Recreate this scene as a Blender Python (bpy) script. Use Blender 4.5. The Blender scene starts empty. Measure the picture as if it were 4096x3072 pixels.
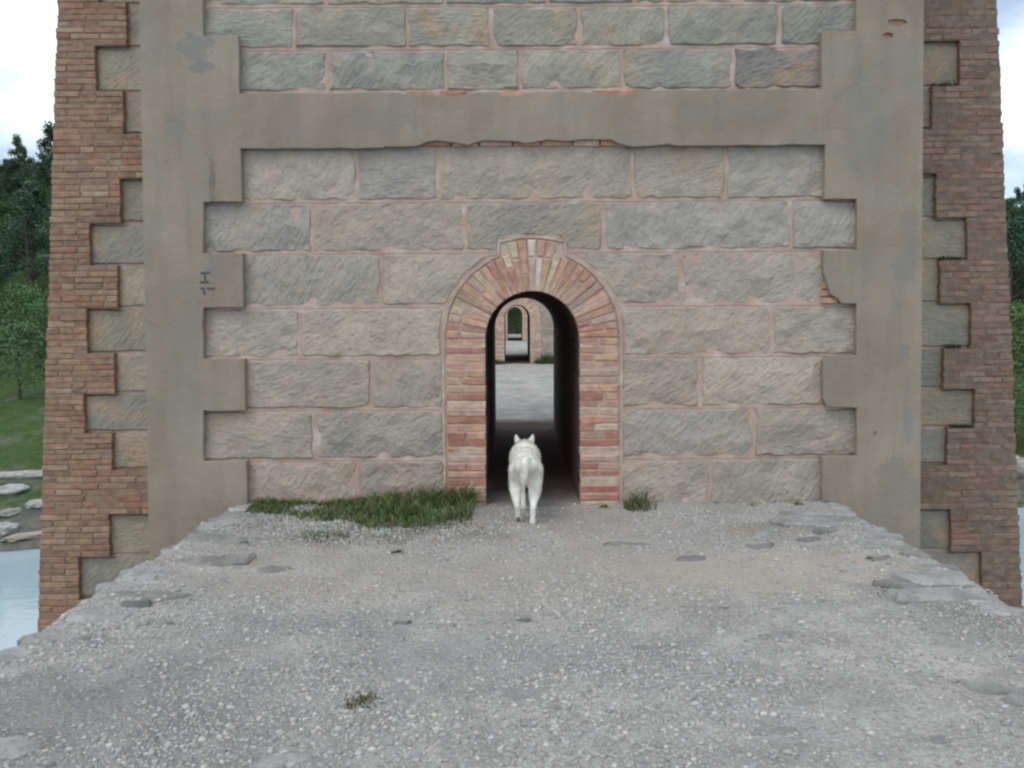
import bpy, bmesh, math, random
import numpy as np
from mathutils import Vector, Matrix, noise
from mathutils.geometry import delaunay_2d_cdt

R = math.radians
S = bpy.context.scene
COL = S.collection

# ------------------------------------------------------------------ camera
cam_d = bpy.data.cameras.new('camera')
cam_d.sensor_width = 36.0
cam_d.lens = 29.4
cam_d.clip_start = 0.05
cam_d.clip_end = 3000
cam = bpy.data.objects.new('camera', cam_d)
COL.objects.link(cam)
cam.matrix_world = Matrix.Translation((0, 0, 1.55)) @ Matrix.Rotation(R(90 - 5.05), 4, 'X') @ Matrix.Rotation(R(-0.35), 4, 'Z')
S.camera = cam

# ------------------------------------------------------------------ sky and sun
SUN_EL, SUN_AZ = 58, 222            # azimuth clockwise from +Y: behind the camera, to its left
world = bpy.data.worlds.new('World')
S.world = world
world.use_nodes = True
wt = world.node_tree
for n in list(wt.nodes):
    wt.nodes.remove(n)
def wn(t, **kw):
    n = wt.nodes.new(t)
    for k, v in kw.items():
        setattr(n, k, v)
    return n
sky = wn('ShaderNodeTexSky', sky_type='NISHITA')
sky.sun_disc = False
sky.sun_elevation = R(SUN_EL)
sky.sun_rotation = R(SUN_AZ)
sky.air_density = 1.0
sky.dust_density = 1.0
sky.ozone_density = 2.0
tc = wn('ShaderNodeTexCoord')
mp = wn('ShaderNodeMapping')
mp.inputs['Scale'].default_value = (1.0, 1.0, 2.6)
mp.inputs['Location'].default_value = (3.1, 0.35, 0.2)
nz = wn('ShaderNodeTexNoise')
nz.inputs['Scale'].default_value = 2.3
nz.inputs['Detail'].default_value = 7
nz.inputs['Roughness'].default_value = 0.55
rp = wn('ShaderNodeValToRGB')
rp.color_ramp.elements[0].position = 0.42
rp.color_ramp.elements[0].color = (0.22, 0.22, 0.22, 1)
rp.color_ramp.elements[1].position = 0.57
rp.color_ramp.elements[1].color = (1, 1, 1, 1)
mx = wn('ShaderNodeMixRGB')
mx.inputs['Color2'].default_value = (9.7, 10.6, 11.3, 1)
bg = wn('ShaderNodeBackground')
bg.inputs['Strength'].default_value = 0.1
wo = wn('ShaderNodeOutputWorld')
L = wt.links.new
L(tc.outputs['Generated'], mp.inputs['Vector'])
L(mp.outputs['Vector'], nz.inputs['Vector'])
L(nz.outputs['Fac'], rp.inputs['Fac'])
L(rp.outputs['Color'], mx.inputs['Fac'])
L(sky.outputs['Color'], mx.inputs['Color1'])
L(mx.outputs['Color'], bg.inputs['Color'])
L(bg.outputs['Background'], wo.inputs['Surface'])

sun_d = bpy.data.lights.new('sun', 'SUN')
sun_d.energy = 0.75
sun_d.angle = R(28)
sun_d.color = (1.0, 0.96, 0.91)
sun = bpy.data.objects.new('sun', sun_d)
COL.objects.link(sun)
sd = Vector((math.sin(R(SUN_AZ)) * math.cos(R(SUN_EL)), math.cos(R(SUN_AZ)) * math.cos(R(SUN_EL)), math.sin(R(SUN_EL))))
sun.rotation_euler = sd.to_track_quat('Z', 'Y').to_euler()
sun.location = sd * 60

vs = S.view_settings
vs.view_transform = 'Standard'
vs.look = 'None'
vs.exposure = 0.5
vs.gamma = 1.0
vs.use_curve_mapping = False
S.render.engine = 'CYCLES'
S.cycles.max_bounces = 6
S.cycles.diffuse_bounces = 4
S.cycles.filter_width = 2.4

random.seed(7)
rng = np.random.default_rng(7)
U = random.uniform

# ------------------------------------------------------------------ helpers
def tag(o, label=None, cat=None, group=None, kind=None):
    if label: o['label'] = label
    if cat: o['category'] = cat
    if group: o['group'] = group
    if kind: o['kind'] = kind
    return o

def empty(name, loc, rz=0):
    o = bpy.data.objects.new(name, None)
    o.empty_display_size = 0.3
    o.location = loc
    o.rotation_euler = (0, 0, rz)
    COL.objects.link(o)
    return o

def link(name, me, parent=None, mat=None, smooth=False):
    o = bpy.data.objects.new(name, me)
    if mat is not None and not me.materials:
        me.materials.append(mat)
    if smooth:
        me.polygons.foreach_set('use_smooth', [True] * len(me.polygons))
    if parent is not None:
        o.parent = parent
    COL.objects.link(o)
    return o

def mesh_np(name, verts, faces, cols=None):
    """verts (n,3); faces (m,3) or (m,4) int array; cols (n,3) per vertex"""
    me = bpy.data.meshes.new(name)
    verts = np.asarray(verts, np.float32)
    faces = np.asarray(faces, np.int32)
    k = faces.shape[1]
    me.vertices.add(len(verts))
    me.vertices.foreach_set('co', verts.ravel())
    me.loops.add(faces.size)
    me.loops.foreach_set('vertex_index', faces.ravel())
    me.polygons.add(len(faces))
    me.polygons.foreach_set('loop_start', np.arange(0, faces.size, k, dtype=np.int32))
    me.update(calc_edges=True)
    if cols is not None:
        a = me.color_attributes.new('tint', 'FLOAT_COLOR', 'POINT')
        c = np.ones((len(verts), 4), np.float32)
        c[:, :3] = cols
        a.data.foreach_set('color', c.ravel())
    return me

def mesh_py(name, verts, faces, cols=None):
    me = bpy.data.meshes.new(name)
    me.from_pydata([tuple(v) for v in verts], [], [tuple(f) for f in faces])
    me.update()
    if cols is not None:
        a = me.color_attributes.new('tint', 'FLOAT_COLOR', 'POINT')
        for i, c in enumerate(cols):
            a.data[i].color = (c[0], c[1], c[2], 1)
    return me

# ------------------------------------------------------------------ materials
class MatB:
    def __init__(self, name, rough=0.9, spec=0.25):
        self.m = bpy.data.materials.new(name)
        self.m.use_nodes = True
        self.t = self.m.node_tree
        self.b = self.t.nodes['Principled BSDF']
        self.b.inputs['Roughness'].default_value = rough
        self.b.inputs['Specular IOR Level'].default_value = spec
    def n(self, t, **kw):
        n = self.t.nodes.new(t)
        for k, v in kw.items():
            setattr(n, k, v)
        return n
    def l(self, a, b):
        self.t.links.new(a, b)
    def coord(self, scale=(1, 1, 1), rot=(0, 0, 0), loc=(0, 0, 0), which='Object'):
        c = self.n('ShaderNodeTexCoord')
        m = self.n('ShaderNodeMapping')
        m.inputs['Scale'].default_value = scale
        m.inputs['Rotation'].default_value = rot
        m.inputs['Location'].default_value = loc
        self.l(c.outputs[which], m.inputs['Vector'])
        return m.outputs['Vector']
    def noise(self, vec, scale, detail=4, rough=0.55, dist=0.0):
        n = self.n('ShaderNodeTexNoise')
        n.inputs['Scale'].default_value = scale
        n.inputs['Detail'].default_value = detail
        n.inputs['Roughness'].default_value = rough
        n.inputs['Distortion'].default_value = dist
        self.l(vec, n.inputs['Vector'])
        return n.outputs['Fac']
    def ramp(self, fac, stops):
        r = self.n('ShaderNodeValToRGB')
        e = r.color_ramp.elements
        while len(e) < len(stops):
            e.new(0.5)
        for i, (p, c) in enumerate(stops):
            e[i].position = p
            e[i].color = (c, c, c, 1) if not hasattr(c, '__len__') else (*c, 1)
        self.l(fac, r.inputs['Fac'])
        return r.outputs['Color']
    def mix(self, fac, a, b, mode='MIX'):
        m = self.n('ShaderNodeMixRGB', blend_type=mode)
        for sock, v in ((m.inputs['Fac'], fac), (m.inputs['Color1'], a), (m.inputs['Color2'], b)):
            if hasattr(v, 'links'):
                self.l(v, sock)
            elif hasattr(v, '__len__'):
                sock.default_value = (*v, 1)
            else:
                sock.default_value = v
        return m.outputs['Color']
    def math(self, op, a, b=0.0):
        m = self.n('ShaderNodeMath', operation=op)
        for i, v in enumerate((a, b)):
            if hasattr(v, 'links'):
                self.l(v, m.inputs[i])
            else:
                m.inputs[i].default_value = v
        return m.outputs[0]
    def objcolor(self):
        return self.n('ShaderNodeObjectInfo').outputs['Color']
    def objrand(self):
        return self.n('ShaderNodeObjectInfo').outputs['Random']
    def attr(self, name='tint'):
        return self.n('ShaderNodeAttribute', attribute_name=name).outputs['Color']
    def base(self, c):
        if hasattr(c, 'links'):
            self.l(c, self.b.inputs['Base Color'])
        else:
            self.b.inputs['Base Color'].default_value = (*c, 1)
    def bump(self, h, dist=0.01, strength=1.0):
        b = self.n('ShaderNodeBump')
        b.inputs['Distance'].default_value = dist
        b.inputs['Strength'].default_value = strength
        self.l(h, b.inputs['Height'])
        self.l(b.outputs['Normal'], self.b.inputs['Normal'])

def offset_by_object(M, vec):
    """shift texture space per object so that alike pieces do not repeat"""
    v = M.n('ShaderNodeVectorMath', operation='ADD')
    M.l(vec, v.inputs[0])
    s = M.n('ShaderNodeVectorMath', operation='SCALE')
    s.inputs[0].default_value = (31.0, 17.0, 23.0)
    M.l(M.objrand(), s.inputs['Scale'])
    M.l(s.outputs[0], v.inputs[1])
    return v.outputs[0]

def mat_stone():
    M = MatB('rough_sandstone')
    v = offset_by_object(M, M.coord())
    big = M.noise(v, 3.2, 5, 0.6)
    fine = M.noise(v, 26, 5, 0.65)
    vr = M.n('ShaderNodeVectorRotate', rotation_type='Y_AXIS')
    M.l(v, vr.inputs['Vector'])
    M.l(M.math('MULTIPLY_ADD', M.objrand(), 1.3) if False else M.math('SUBTRACT', M.math('MULTIPLY', M.objrand(), 1.3), 0.15), vr.inputs['Angle'])
    vm = M.n('ShaderNodeVectorMath', operation='MULTIPLY')
    M.l(vr.outputs[0], vm.inputs[0])
    vm.inputs[1].default_value = (10, 32, 36)
    chis = M.noise(vm.outputs[0], 1.0, 5, 0.62, 0.12)
    # how hard the mason struck differs from block to block, and across a block
    force = M.math('ADD', M.math('MULTIPLY', M.math('FRACT', M.math('MULTIPLY', M.objrand(), 7.3)), 0.8), M.noise(v, 2.2, 3))
    lump = M.noise(v, 8, 5, 0.6)
    warm = M.ramp(M.noise(v, 2.1, 4, 0.6, 0.4), [(0.50, 0), (0.68, 1)])
    c = M.mix(M.ramp(big, [(0.3, 0), (0.7, 1)]), (0.82, 0.84, 0.84), (1.16, 1.13, 1.09))
    c = M.mix(1.0, M.objcolor(), c, 'MULTIPLY')
    c = M.mix(M.math('MULTIPLY', warm, M.n('ShaderNodeObjectInfo').outputs['Alpha']), c, (0.45, 0.31, 0.20))
    c = M.mix(M.ramp(chis, [(0.32, 0.33), (0.45, 0.0)]), c, (0.23, 0.215, 0.185))  # chisel hollows painted darker, standing in for weak relief shading
    c = M.mix(M.ramp(chis, [(0.56, 0.0), (0.74, 0.25)]), c, (0.50, 0.48, 0.43))  # chisel ridges painted lighter for the same relief
    c = M.mix(M.ramp(fine, [(0.34, 0.2), (0.52, 0.0)]), c, (0.14, 0.135, 0.11))
    M.base(c)
    h = M.math('ADD', M.math('MULTIPLY', chis, force), M.math('MULTIPLY', fine, 0.5))
    h = M.math('ADD', h, M.math('MULTIPLY', lump, 1.2))
    M.bump(h, 0.027, 1.0)
    return M.m

def mat_brick(name, attr=False):
    M = MatB(name)
    v = M.coord() if attr else offset_by_object(M, M.coord())
    c = M.attr() if attr else M.objcolor()
    n1 = M.noise(v, 14, 4, 0.6)
    n2 = M.noise(v, 70, 3, 0.6)
    c = M.mix(1.0, c, M.ramp(n1, [(0.3, 0.72), (0.7, 1.22)]), 'MULTIPLY')
    c = M.mix(M.ramp(n2, [(0.55, 0.0), (0.75, 0.35)]), c, M.mix(0.5, c, (0.42, 0.35, 0.29)))
    c = M.mix(M.ramp(M.noise(v, 9, 5, 0.7), [(0.56, 0.0), (0.70, 0.4)]), c, M.mix(0.45, c, (0.52, 0.44, 0.38)))
    M.base(c)
    M.bump(M.math('ADD', n1, M.math('MULTIPLY', n2, 0.6)), 0.008, 0.8)
    return M.m

def mat_mortar():
    M = MatB('pink_lime_mortar')
    v = M.coord()
    c = M.ramp(M.noise(v, 7, 5, 0.6), [(0.3, (0.38, 0.27, 0.215)), (0.55, (0.47, 0.35, 0.29)), (0.74, (0.56, 0.50, 0.465))])
    M.base(c)
    M.bump(M.noise(v, 60, 4, 0.6), 0.006, 0.6)
    return M.m

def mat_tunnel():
    M = MatB('painted_shade_passage_brick')  # the passage's gloom is put into these very dark brick colours
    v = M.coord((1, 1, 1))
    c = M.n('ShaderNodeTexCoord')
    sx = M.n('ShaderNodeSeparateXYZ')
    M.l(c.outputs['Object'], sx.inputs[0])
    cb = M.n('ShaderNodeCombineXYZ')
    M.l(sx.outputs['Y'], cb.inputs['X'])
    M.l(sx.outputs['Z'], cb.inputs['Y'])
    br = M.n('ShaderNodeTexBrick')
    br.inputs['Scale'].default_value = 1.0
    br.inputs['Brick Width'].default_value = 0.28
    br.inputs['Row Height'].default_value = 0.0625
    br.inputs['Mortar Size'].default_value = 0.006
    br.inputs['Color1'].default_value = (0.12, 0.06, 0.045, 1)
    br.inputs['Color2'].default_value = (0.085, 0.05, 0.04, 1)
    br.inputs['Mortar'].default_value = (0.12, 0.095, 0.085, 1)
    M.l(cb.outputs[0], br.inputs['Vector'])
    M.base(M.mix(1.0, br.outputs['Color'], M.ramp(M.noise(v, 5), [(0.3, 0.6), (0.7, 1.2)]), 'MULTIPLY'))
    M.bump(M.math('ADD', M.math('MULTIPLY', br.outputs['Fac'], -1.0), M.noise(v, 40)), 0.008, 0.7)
    return M.m

def mat_plaster():
    M = MatB('weathered_cement_render')
    v = M.coord()
    c = M.ramp(M.noise(v, 1.1, 6, 0.6, 0.3), [(0.3, (0.218, 0.178, 0.136)), (0.5, (0.276, 0.225, 0.172)), (0.7, (0.328, 0.274, 0.216))])
    c = M.mix(M.ramp(M.noise(v, 2.0, 5, 0.65), [(0.50, 0.0), (0.62, 0.35)]), c, (0.24, 0.235, 0.205))
    # streaky stains run down the render
    st = M.noise(M.coord((9, 9, 0.8)), 1.0, 4, 0.6)
    c = M.mix(M.ramp(st, [(0.46, 0.0), (0.72, 0.42)]), c, (0.19, 0.17, 0.14))
    # lichen and grey patches where the top coat has gone: centre (x, z), radii
    pos = M.n('ShaderNodeTexCoord')
    edge = M.noise(v, 11, 7, 0.75)
    col_grey = (0.185, 0.188, 0.188)
    for (px, pz, rx, rz, col, k) in ((-2.62, 3.62, .20, .16, col_grey, .75), (-2.58, 3.46, .17, .07, (.16, .165, .17), .6), (-2.80, 3.0, .17, .10, col_grey, .65), (-2.52, 2.55, .035, .33, (.12, .12, .11), .65),
                             (-2.52, 2.1, .13, .33, col_grey, .6), (2.95, 1.9, .16, .22, col_grey, .55), (2.98, 2.2, .12, .16, col_grey, .45), (2.98, 0.62, .06, .20, (.21, .212, .215), .7), (2.94, 1.2, .08, .08, col_grey, .5),
                             (2.98, 3.35, .10, .42, (.24, .22, .19), .5), (2.60, 1.62, .09, .06, (.22, .22, .2), .5), (-2.2, 3.5, .035, .03, (.10, .055, .04), .9), (2.72, .56, .03, .03, (.12, .11, .1), .7), (-2.75, 1.5, .2, .5, (.225, .20, .165), .5), (-2.35, 1.35, .2, .25, (.30, .25, .2), .4), (-1.2, 3.05, .5, .15, (.21, .19, .16), .5), (1.6, 3.1, .6, .12, (.215, .205, .175), .5), (2.9, 0.1, .3, .35, (.20, .185, .15), .5), (-2.55, -.1, .35, .25, (.20, .175, .13), .5), (2.62, 3.0, .3, .6, (.215, .21, .185), .5), (0.3, 3.12, .5, .1, (.24, .235, .205), .35)):
        d = M.n('ShaderNodeVectorMath', operation='SUBTRACT')
        M.l(pos.outputs['Object'], d.inputs[0])
        d.inputs[1].default_value = (px, 0, pz)
        q = M.n('ShaderNodeVectorMath', operation='MULTIPLY')
        M.l(d.outputs[0], q.inputs[0])
        q.inputs[1].default_value = (1 / rx, 0, 1 / rz)
        ln = M.n('ShaderNodeVectorMath', operation='LENGTH')
        M.l(q.outputs[0], ln.inputs[0])
        f = M.math('ADD', ln.outputs['Value'], M.math('MULTIPLY', edge, 1.9))
        c = M.mix(M.ramp(M.math('MULTIPLY', f, 0.5), [(0.76, k), (0.84, 0.0)]), c, M.mix(M.ramp(edge, [(0.4, 0.0), (0.6, 0.5)]), col, (0.27, 0.23, 0.18)))
    vc = M.n('ShaderNodeVectorMath', operation='MULTIPLY_ADD')
    nc = M.n('ShaderNodeTexNoise')
    nc.inputs['Scale'].default_value = 4.0
    nc.inputs['Detail'].default_value = 5
    M.l(v, nc.inputs['Vector'])
    M.l(nc.outputs['Color'], vc.inputs[0])
    vc.inputs[1].default_value = (.25, .25, .25)
    M.l(v, vc.inputs[2])
    vo = M.n('ShaderNodeTexVoronoi', feature='DISTANCE_TO_EDGE')
    vo.inputs['Scale'].default_value = 1.1
    M.l(vc.outputs[0], vo.inputs['Vector'])
    crack = M.math('MULTIPLY', M.ramp(vo.outputs['Distance'], [(0.0, 1.0), (0.012, 0.0)]), M.ramp(M.noise(v, 1.7, 3), [(0.54, 0.0), (0.64, 0.22)]))
    c = M.mix(crack, c, (.11, .095, .08))
    M.base(c)
    h = M.math('ADD', M.noise(v, 45, 4, 0.6), M.math('MULTIPLY', M.noise(v, 5, 4, 0.6), 1.5))
    M.bump(h, 0.008, 0.7)
    return M.m

def mat_ground():
    M = MatB('worn_lime_concrete')
    v = M.coord()
    big = M.noise(v, 0.9, 6, 0.62, 0.4)
    mid = M.noise(v, 3.5, 6, 0.65)
    c = M.ramp(big, [(0.28, (0.32, 0.312, 0.298)), (0.47, (0.46, 0.442, 0.418)), (0.62, (0.54, 0.508, 0.468)), (0.75, (0.58, 0.525, 0.47))])
    c = M.mix(M.ramp(mid, [(0.40, 0.5), (0.58, 0.0)]), c, (0.21, 0.20, 0.185))
    # broken stone set in the lime: chips of many colours
    for sc, amt in ((42, 0.5), (80, 0.5)):
        vo = M.n('ShaderNodeTexVoronoi')
        vo.inputs['Scale'].default_value = sc
        M.l(v, vo.inputs['Vector'])
        sep = M.n('ShaderNodeSeparateColor')
        M.l(vo.outputs['Color'], sep.inputs[0])
        chip = M.ramp(sep.outputs[0], [(0.0, (0.12, 0.118, 0.112)), (0.35, (0.27, 0.262, 0.245)), (0.6, (0.36, 0.34, 0.31)), (0.8, (0.50, 0.48, 0.44)), (0.97, (0.62, 0.60, 0.56)), (1.0, (0.42, 0.24, 0.17))])
        inside = M.ramp(vo.outputs['Distance'], [(0.30, 1.0), (0.55, 0.0)])
        keep = M.math('MULTIPLY', M.math('MULTIPLY', inside, amt), M.ramp(M.noise(v, 1.6, 4), [(0.35, 0.35), (0.65, 1.0)]))
        c = M.mix(keep, c, chip)
    # pale sand swept into the hollows: centre (x, y), radii
    pos = M.n('ShaderNodeTexCoord')
    edge = M.noise(v, 3.0, 6, 0.65)
    for (px, py, rx, ry, col, k) in ((1.45, 4.9, 1.15, .55, (.53, .455, .375), .6), (0.6, 4.6, 1.3, .7, (.44, .385, .32), .55), (-1.1, 4.6, .7, .35, (.46, .385, .31), .55), (0.35, 6.15, 2.6, .75, (.40, .345, .305), .6), (-.2, 5.2, 3.2, .9, (.44, .39, .335), .5),
                                     (-1.7, 3.0, 1.5, .95, (.18, .182, .178), .55), (.1, 3.6, 1.2, .35, (.25, .255, .25), .45), (-1.2, 4.0, .9, .3, (.24, .245, .24), .45), (-1.0, 5.75, 1.15, .35, (.15, .125, .095), .75), (1.9, 5.75, .9, .3, (.28, .26, .225), .7), (2.3, 4.2, .35, .6, (.22, .225, .19), .5), (1.6, 5.75, .12, .06, (.45, .28, .09), .7), (1.95, 5.7, .12, .06, (.45, .27, .08), .7), (2.05, 5.2, .12, .06, (.42, .28, .12), .5)):
        d = M.n('ShaderNodeVectorMath', operation='SUBTRACT')
        M.l(pos.outputs['Object'], d.inputs[0])
        d.inputs[1].default_value = (px, py, 0)
        q = M.n('ShaderNodeVectorMath', operation='MULTIPLY')
        M.l(d.outputs[0], q.inputs[0])
        q.inputs[1].default_value = (1 / rx, 1 / ry, 0)
        ln = M.n('ShaderNodeVectorMath', operation='LENGTH')
        M.l(q.outputs[0], ln.inputs[0])
        f = M.math('ADD', ln.outputs['Value'], M.math('MULTIPLY', edge, 1.7))
        c = M.mix(M.ramp(M.math('MULTIPLY', f, 0.5), [(0.6, k), (0.95, 0.0)]), c, col)
    # trodden earth in the passages, darkened by painted shade reaching past the exit
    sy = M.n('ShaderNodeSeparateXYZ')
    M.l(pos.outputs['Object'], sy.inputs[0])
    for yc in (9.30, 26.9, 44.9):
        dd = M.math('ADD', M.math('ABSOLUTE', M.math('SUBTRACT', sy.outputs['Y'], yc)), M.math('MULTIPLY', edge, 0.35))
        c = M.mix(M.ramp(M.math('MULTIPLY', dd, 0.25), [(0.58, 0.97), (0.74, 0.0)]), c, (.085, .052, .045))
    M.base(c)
    vo = M.n('ShaderNodeTexVoronoi')
    vo.inputs['Scale'].default_value = 40
    M.l(v, vo.inputs['Vector'])
    h = M.math('SUBTRACT', M.math('MULTIPLY', M.noise(v, 30, 6, 0.7), 1.6), M.math('MULTIPLY', vo.outputs['Distance'], 0.9))
    M.bump(h, 0.02, 0.9)
    return M.m

def mat_tint(name, rough=0.9, attr=True, bump=0.0, bs=60, var=0.25):
    M = MatB(name, rough)
    v = M.coord()
    c = M.attr() if attr else M.objcolor()
    if not attr:
        v = offset_by_object(M, v)
    c = M.mix(1.0, c, M.ramp(M.noise(v, bs * 0.3, 4), [(0.3, 1 - var), (0.7, 1 + var)]), 'MULTIPLY')
    M.base(c)
    if bump:
        M.bump(M.noise(v, bs, 5, 0.65), bump, 0.8)
    return M.m

def mat_flat_stone():
    M = MatB('pale_set_stone')
    v = offset_by_object(M, M.coord())
    c = M.mix(1.0, M.objcolor(), M.ramp(M.noise(v, 5, 6, 0.65), [(0.3, 0.62), (0.7, 1.2)]), 'MULTIPLY')
    c = M.mix(M.ramp(M.noise(v, 38, 4, 0.7), [(0.5, 0.0), (0.7, 0.55)]), c, (0.17, 0.165, 0.15))
    M.base(c)
    M.bump(M.math('ADD', M.noise(v, 34, 6, 0.7), M.noise(v, 9, 4)), 0.02, 0.85)
    return M.m

def mat_leaf(name, trans=0.25):
    M = MatB(name, 0.65, 0.2)
    M.base(M.mix(1.0, M.attr(), M.objcolor(), 'MULTIPLY'))
    M.b.inputs['Subsurface Weight'].default_value = 0.0
    return M.m

def mat_terrain():
    M = MatB('grassy_bank', 0.95)
    v = M.coord()
    a = M.noise(v, 0.22, 6, 0.65, 0.3)
    b = M.noise(v, 2.2, 6, 0.7)
    g = M.ramp(b, [(0.3, (0.045, 0.085, 0.022)), (0.55, (0.075, 0.135, 0.032)), (0.75, (0.12, 0.15, 0.05))])
    e = M.ramp(b, [(0.3, (0.12, 0.12, 0.10)), (0.7, (0.27, 0.26, 0.225))])
    f = M.ramp(a, [(0.50, 0.0), (0.60, 1.0)])
    # bare stony ground close to the water line and higher up under the trees
    sx = M.n('ShaderNodeSeparateXYZ')
    M.l(M.n('ShaderNodeTexCoord').outputs['Object'], sx.inputs[0])
    low = M.ramp(M.math('MULTIPLY_ADD', sx.outputs['Z'], 0.3) if False else M.math('ADD', M.math('MULTIPLY', sx.outputs['Z'], 0.25), 1.5), [(0.08, 0.85), (0.30, 0.0)])
    f = M.math('MAXIMUM', f, M.math('MULTIPLY', low, M.ramp(b, [(0.42, 0.0), (0.52, 1.0)])))
    M.base(M.mix(f, g, e))
    M.bump(M.math('ADD', M.noise(v, 5, 6, 0.7), M.noise(v, 1.2, 4)), 0.35, 0.9)
    return M.m

def mat_water():
    M = MatB('lake_water', 0.06, 0.5)
    M.b.inputs['IOR'].default_value = 1.33
    M.base((0.31, 0.40, 0.44))
    v = M.coord((1, 1.6, 1))
    M.bump(M.math('ADD', M.noise(v, 1.4, 4, 0.6), M.math('MULTIPLY', M.noise(v, 6, 3), 0.3)), 0.012, 0.7)
    return M.m

def mat_fur():
    M = MatB('white_fur', 0.85, 0.15)
    v = M.coord()
    c = M.ramp(M.noise(v, 7, 4, 0.6), [(0.3, (0.74, 0.71, 0.64)), (0.6, (0.88, 0.87, 0.83))])
    M.base(c)
    M.bump(M.noise(M.coord((70, 40, 30)), 1.0, 4, 0.6), 0.004, 0.8)
    return M.m

def mat_plain(name, col, rough=0.8, spec=0.3):
    M = MatB(name, rough, spec)
    M.base(col)
    return M.m

STONE = mat_stone()
BRICK = mat_brick('fired_brick')
BRICKS = mat_brick('fired_brick_course', True)
MORTAR = mat_mortar()
TUNNEL = mat_tunnel()
PLASTER = mat_plaster()
GROUND = mat_ground()
PEBBLE = mat_tint('chippings', 0.85, True, 0.004, 120)
FLAT = mat_flat_stone()
LEAF = mat_leaf('foliage')
GRASS = mat_leaf('grass_blade')
BARK = mat_tint('bark', 0.95, False, 0.03, 20)
ROCK = mat_flat_stone()
TERRAIN = mat_terrain()
WATER = mat_water()
FUR = mat_fur()
PAINT = mat_plain('dark_paint', (0.085, 0.085, 0.09), 0.8)

# ------------------------------------------------------------------ terrain, water
WATER_Z = -6.0
def shore(x):
    return 28.6 + 0.155 * x + 1.3 * noise.noise((x * 0.11, 3.7, 0)) + 0.45 * noise.noise((x * 0.5, 9.1, 0))
def hill(x, y):
    s = y - shore(x)
    if s < 0:
        h = WATER_Z + max(s * 0.22, -3.0)
    elif s < 3:
        h = WATER_Z + s * 0.27
    elif s < 19:
        h = WATER_Z + 0.81 + (s - 3) * 0.21
    else:
        k = 0.185 if x < 0 else 0.185 - 0.04 * min(1, x / 40)
        h = WATER_Z + 4.17 + (min(s, 165) - 19) * k + max(0, s - 165) * 0.05
    w = max(0.0, min(1.0, s / 6))
    h += w * (0.45 * noise.noise((x * 0.16, y * 0.16, 1.3)) + 1.6 * max(0, min(1, (s - 20) / 25)) * noise.noise((x * 0.045, y * 0.045, 7.7)))
    h += 0.10 * noise.noise((x * 0.9, y * 0.9, 2.2)) * min(1, w * 2)
    return h

def build_terrain():
    xs = np.concatenate([np.arange(-260, -40, 4), np.arange(-40, 40, 0.8), np.arange(40, 261, 4)])
    ys = np.concatenate([np.arange(10, 24, 3), np.arange(24, 50, 0.6), np.arange(50, 90, 1.6), np.arange(90, 361, 5)])
    V = [(x, y, hill(x, y)) for y in ys for x in xs]
    nx = len(xs)
    F = [(j * nx + i, j * nx + i + 1, (j + 1) * nx + i + 1, (j + 1) * nx + i) for j in range(len(ys) - 1) for i in range(nx - 1)]
    o = link('terrain', mesh_np('terrain', V, F), None, TERRAIN, True)
    tag(o, kind='structure')
    w = mesh_np('water', [(-400, -300, WATER_Z), (400, -300, WATER_Z), (400, 200, WATER_Z), (-400, 200, WATER_Z)], [(0, 1, 2, 3)])
    tag(link('water', w, None, WATER), kind='structure')
build_terrain()

# ------------------------------------------------------------------ the walkway on top of the viaduct's lower arches
CX = 0.165                          # middle of the viaduct
D0, DW, TB = 6.61, 7.95, 0.063      # front plane, wing plane (at the walkway's level), batter of both
def edge_l(y):
    return -2.37 - 0.035 * (4.3 - min(y, 6.6)) + 0.04 * noise.noise((y * 2.1, 0.3, 0)) + 0.03 * noise.noise((y * 7.3, 4.3, 0))
def edge_r(y):
    return 2.68 + 0.012 * (4.3 - min(y, 6.6)) + 0.04 * noise.noise((y * 2.3, 7.3, 0)) + 0.03 * noise.noise((y * 6.9, 2.3, 0))
def ground_z(x, y):
    z = 0.022 * noise.noise((x * 0.9, y * 0.9, 0.5)) + 0.014 * noise.noise((x * 3.1, y * 3.1, 1.5)) + 0.007 * noise.noise((x * 9, y * 9, 2.5))
    e = min(x - edge_l(y), edge_r(y) - x)
    z += 0.02 * max(0, 1 - abs(e - 0.3) / 0.4)
    if e < 0.12:
        z -= (0.12 - max(e, 0)) ** 2 * 5
    return z - 0.005

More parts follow.
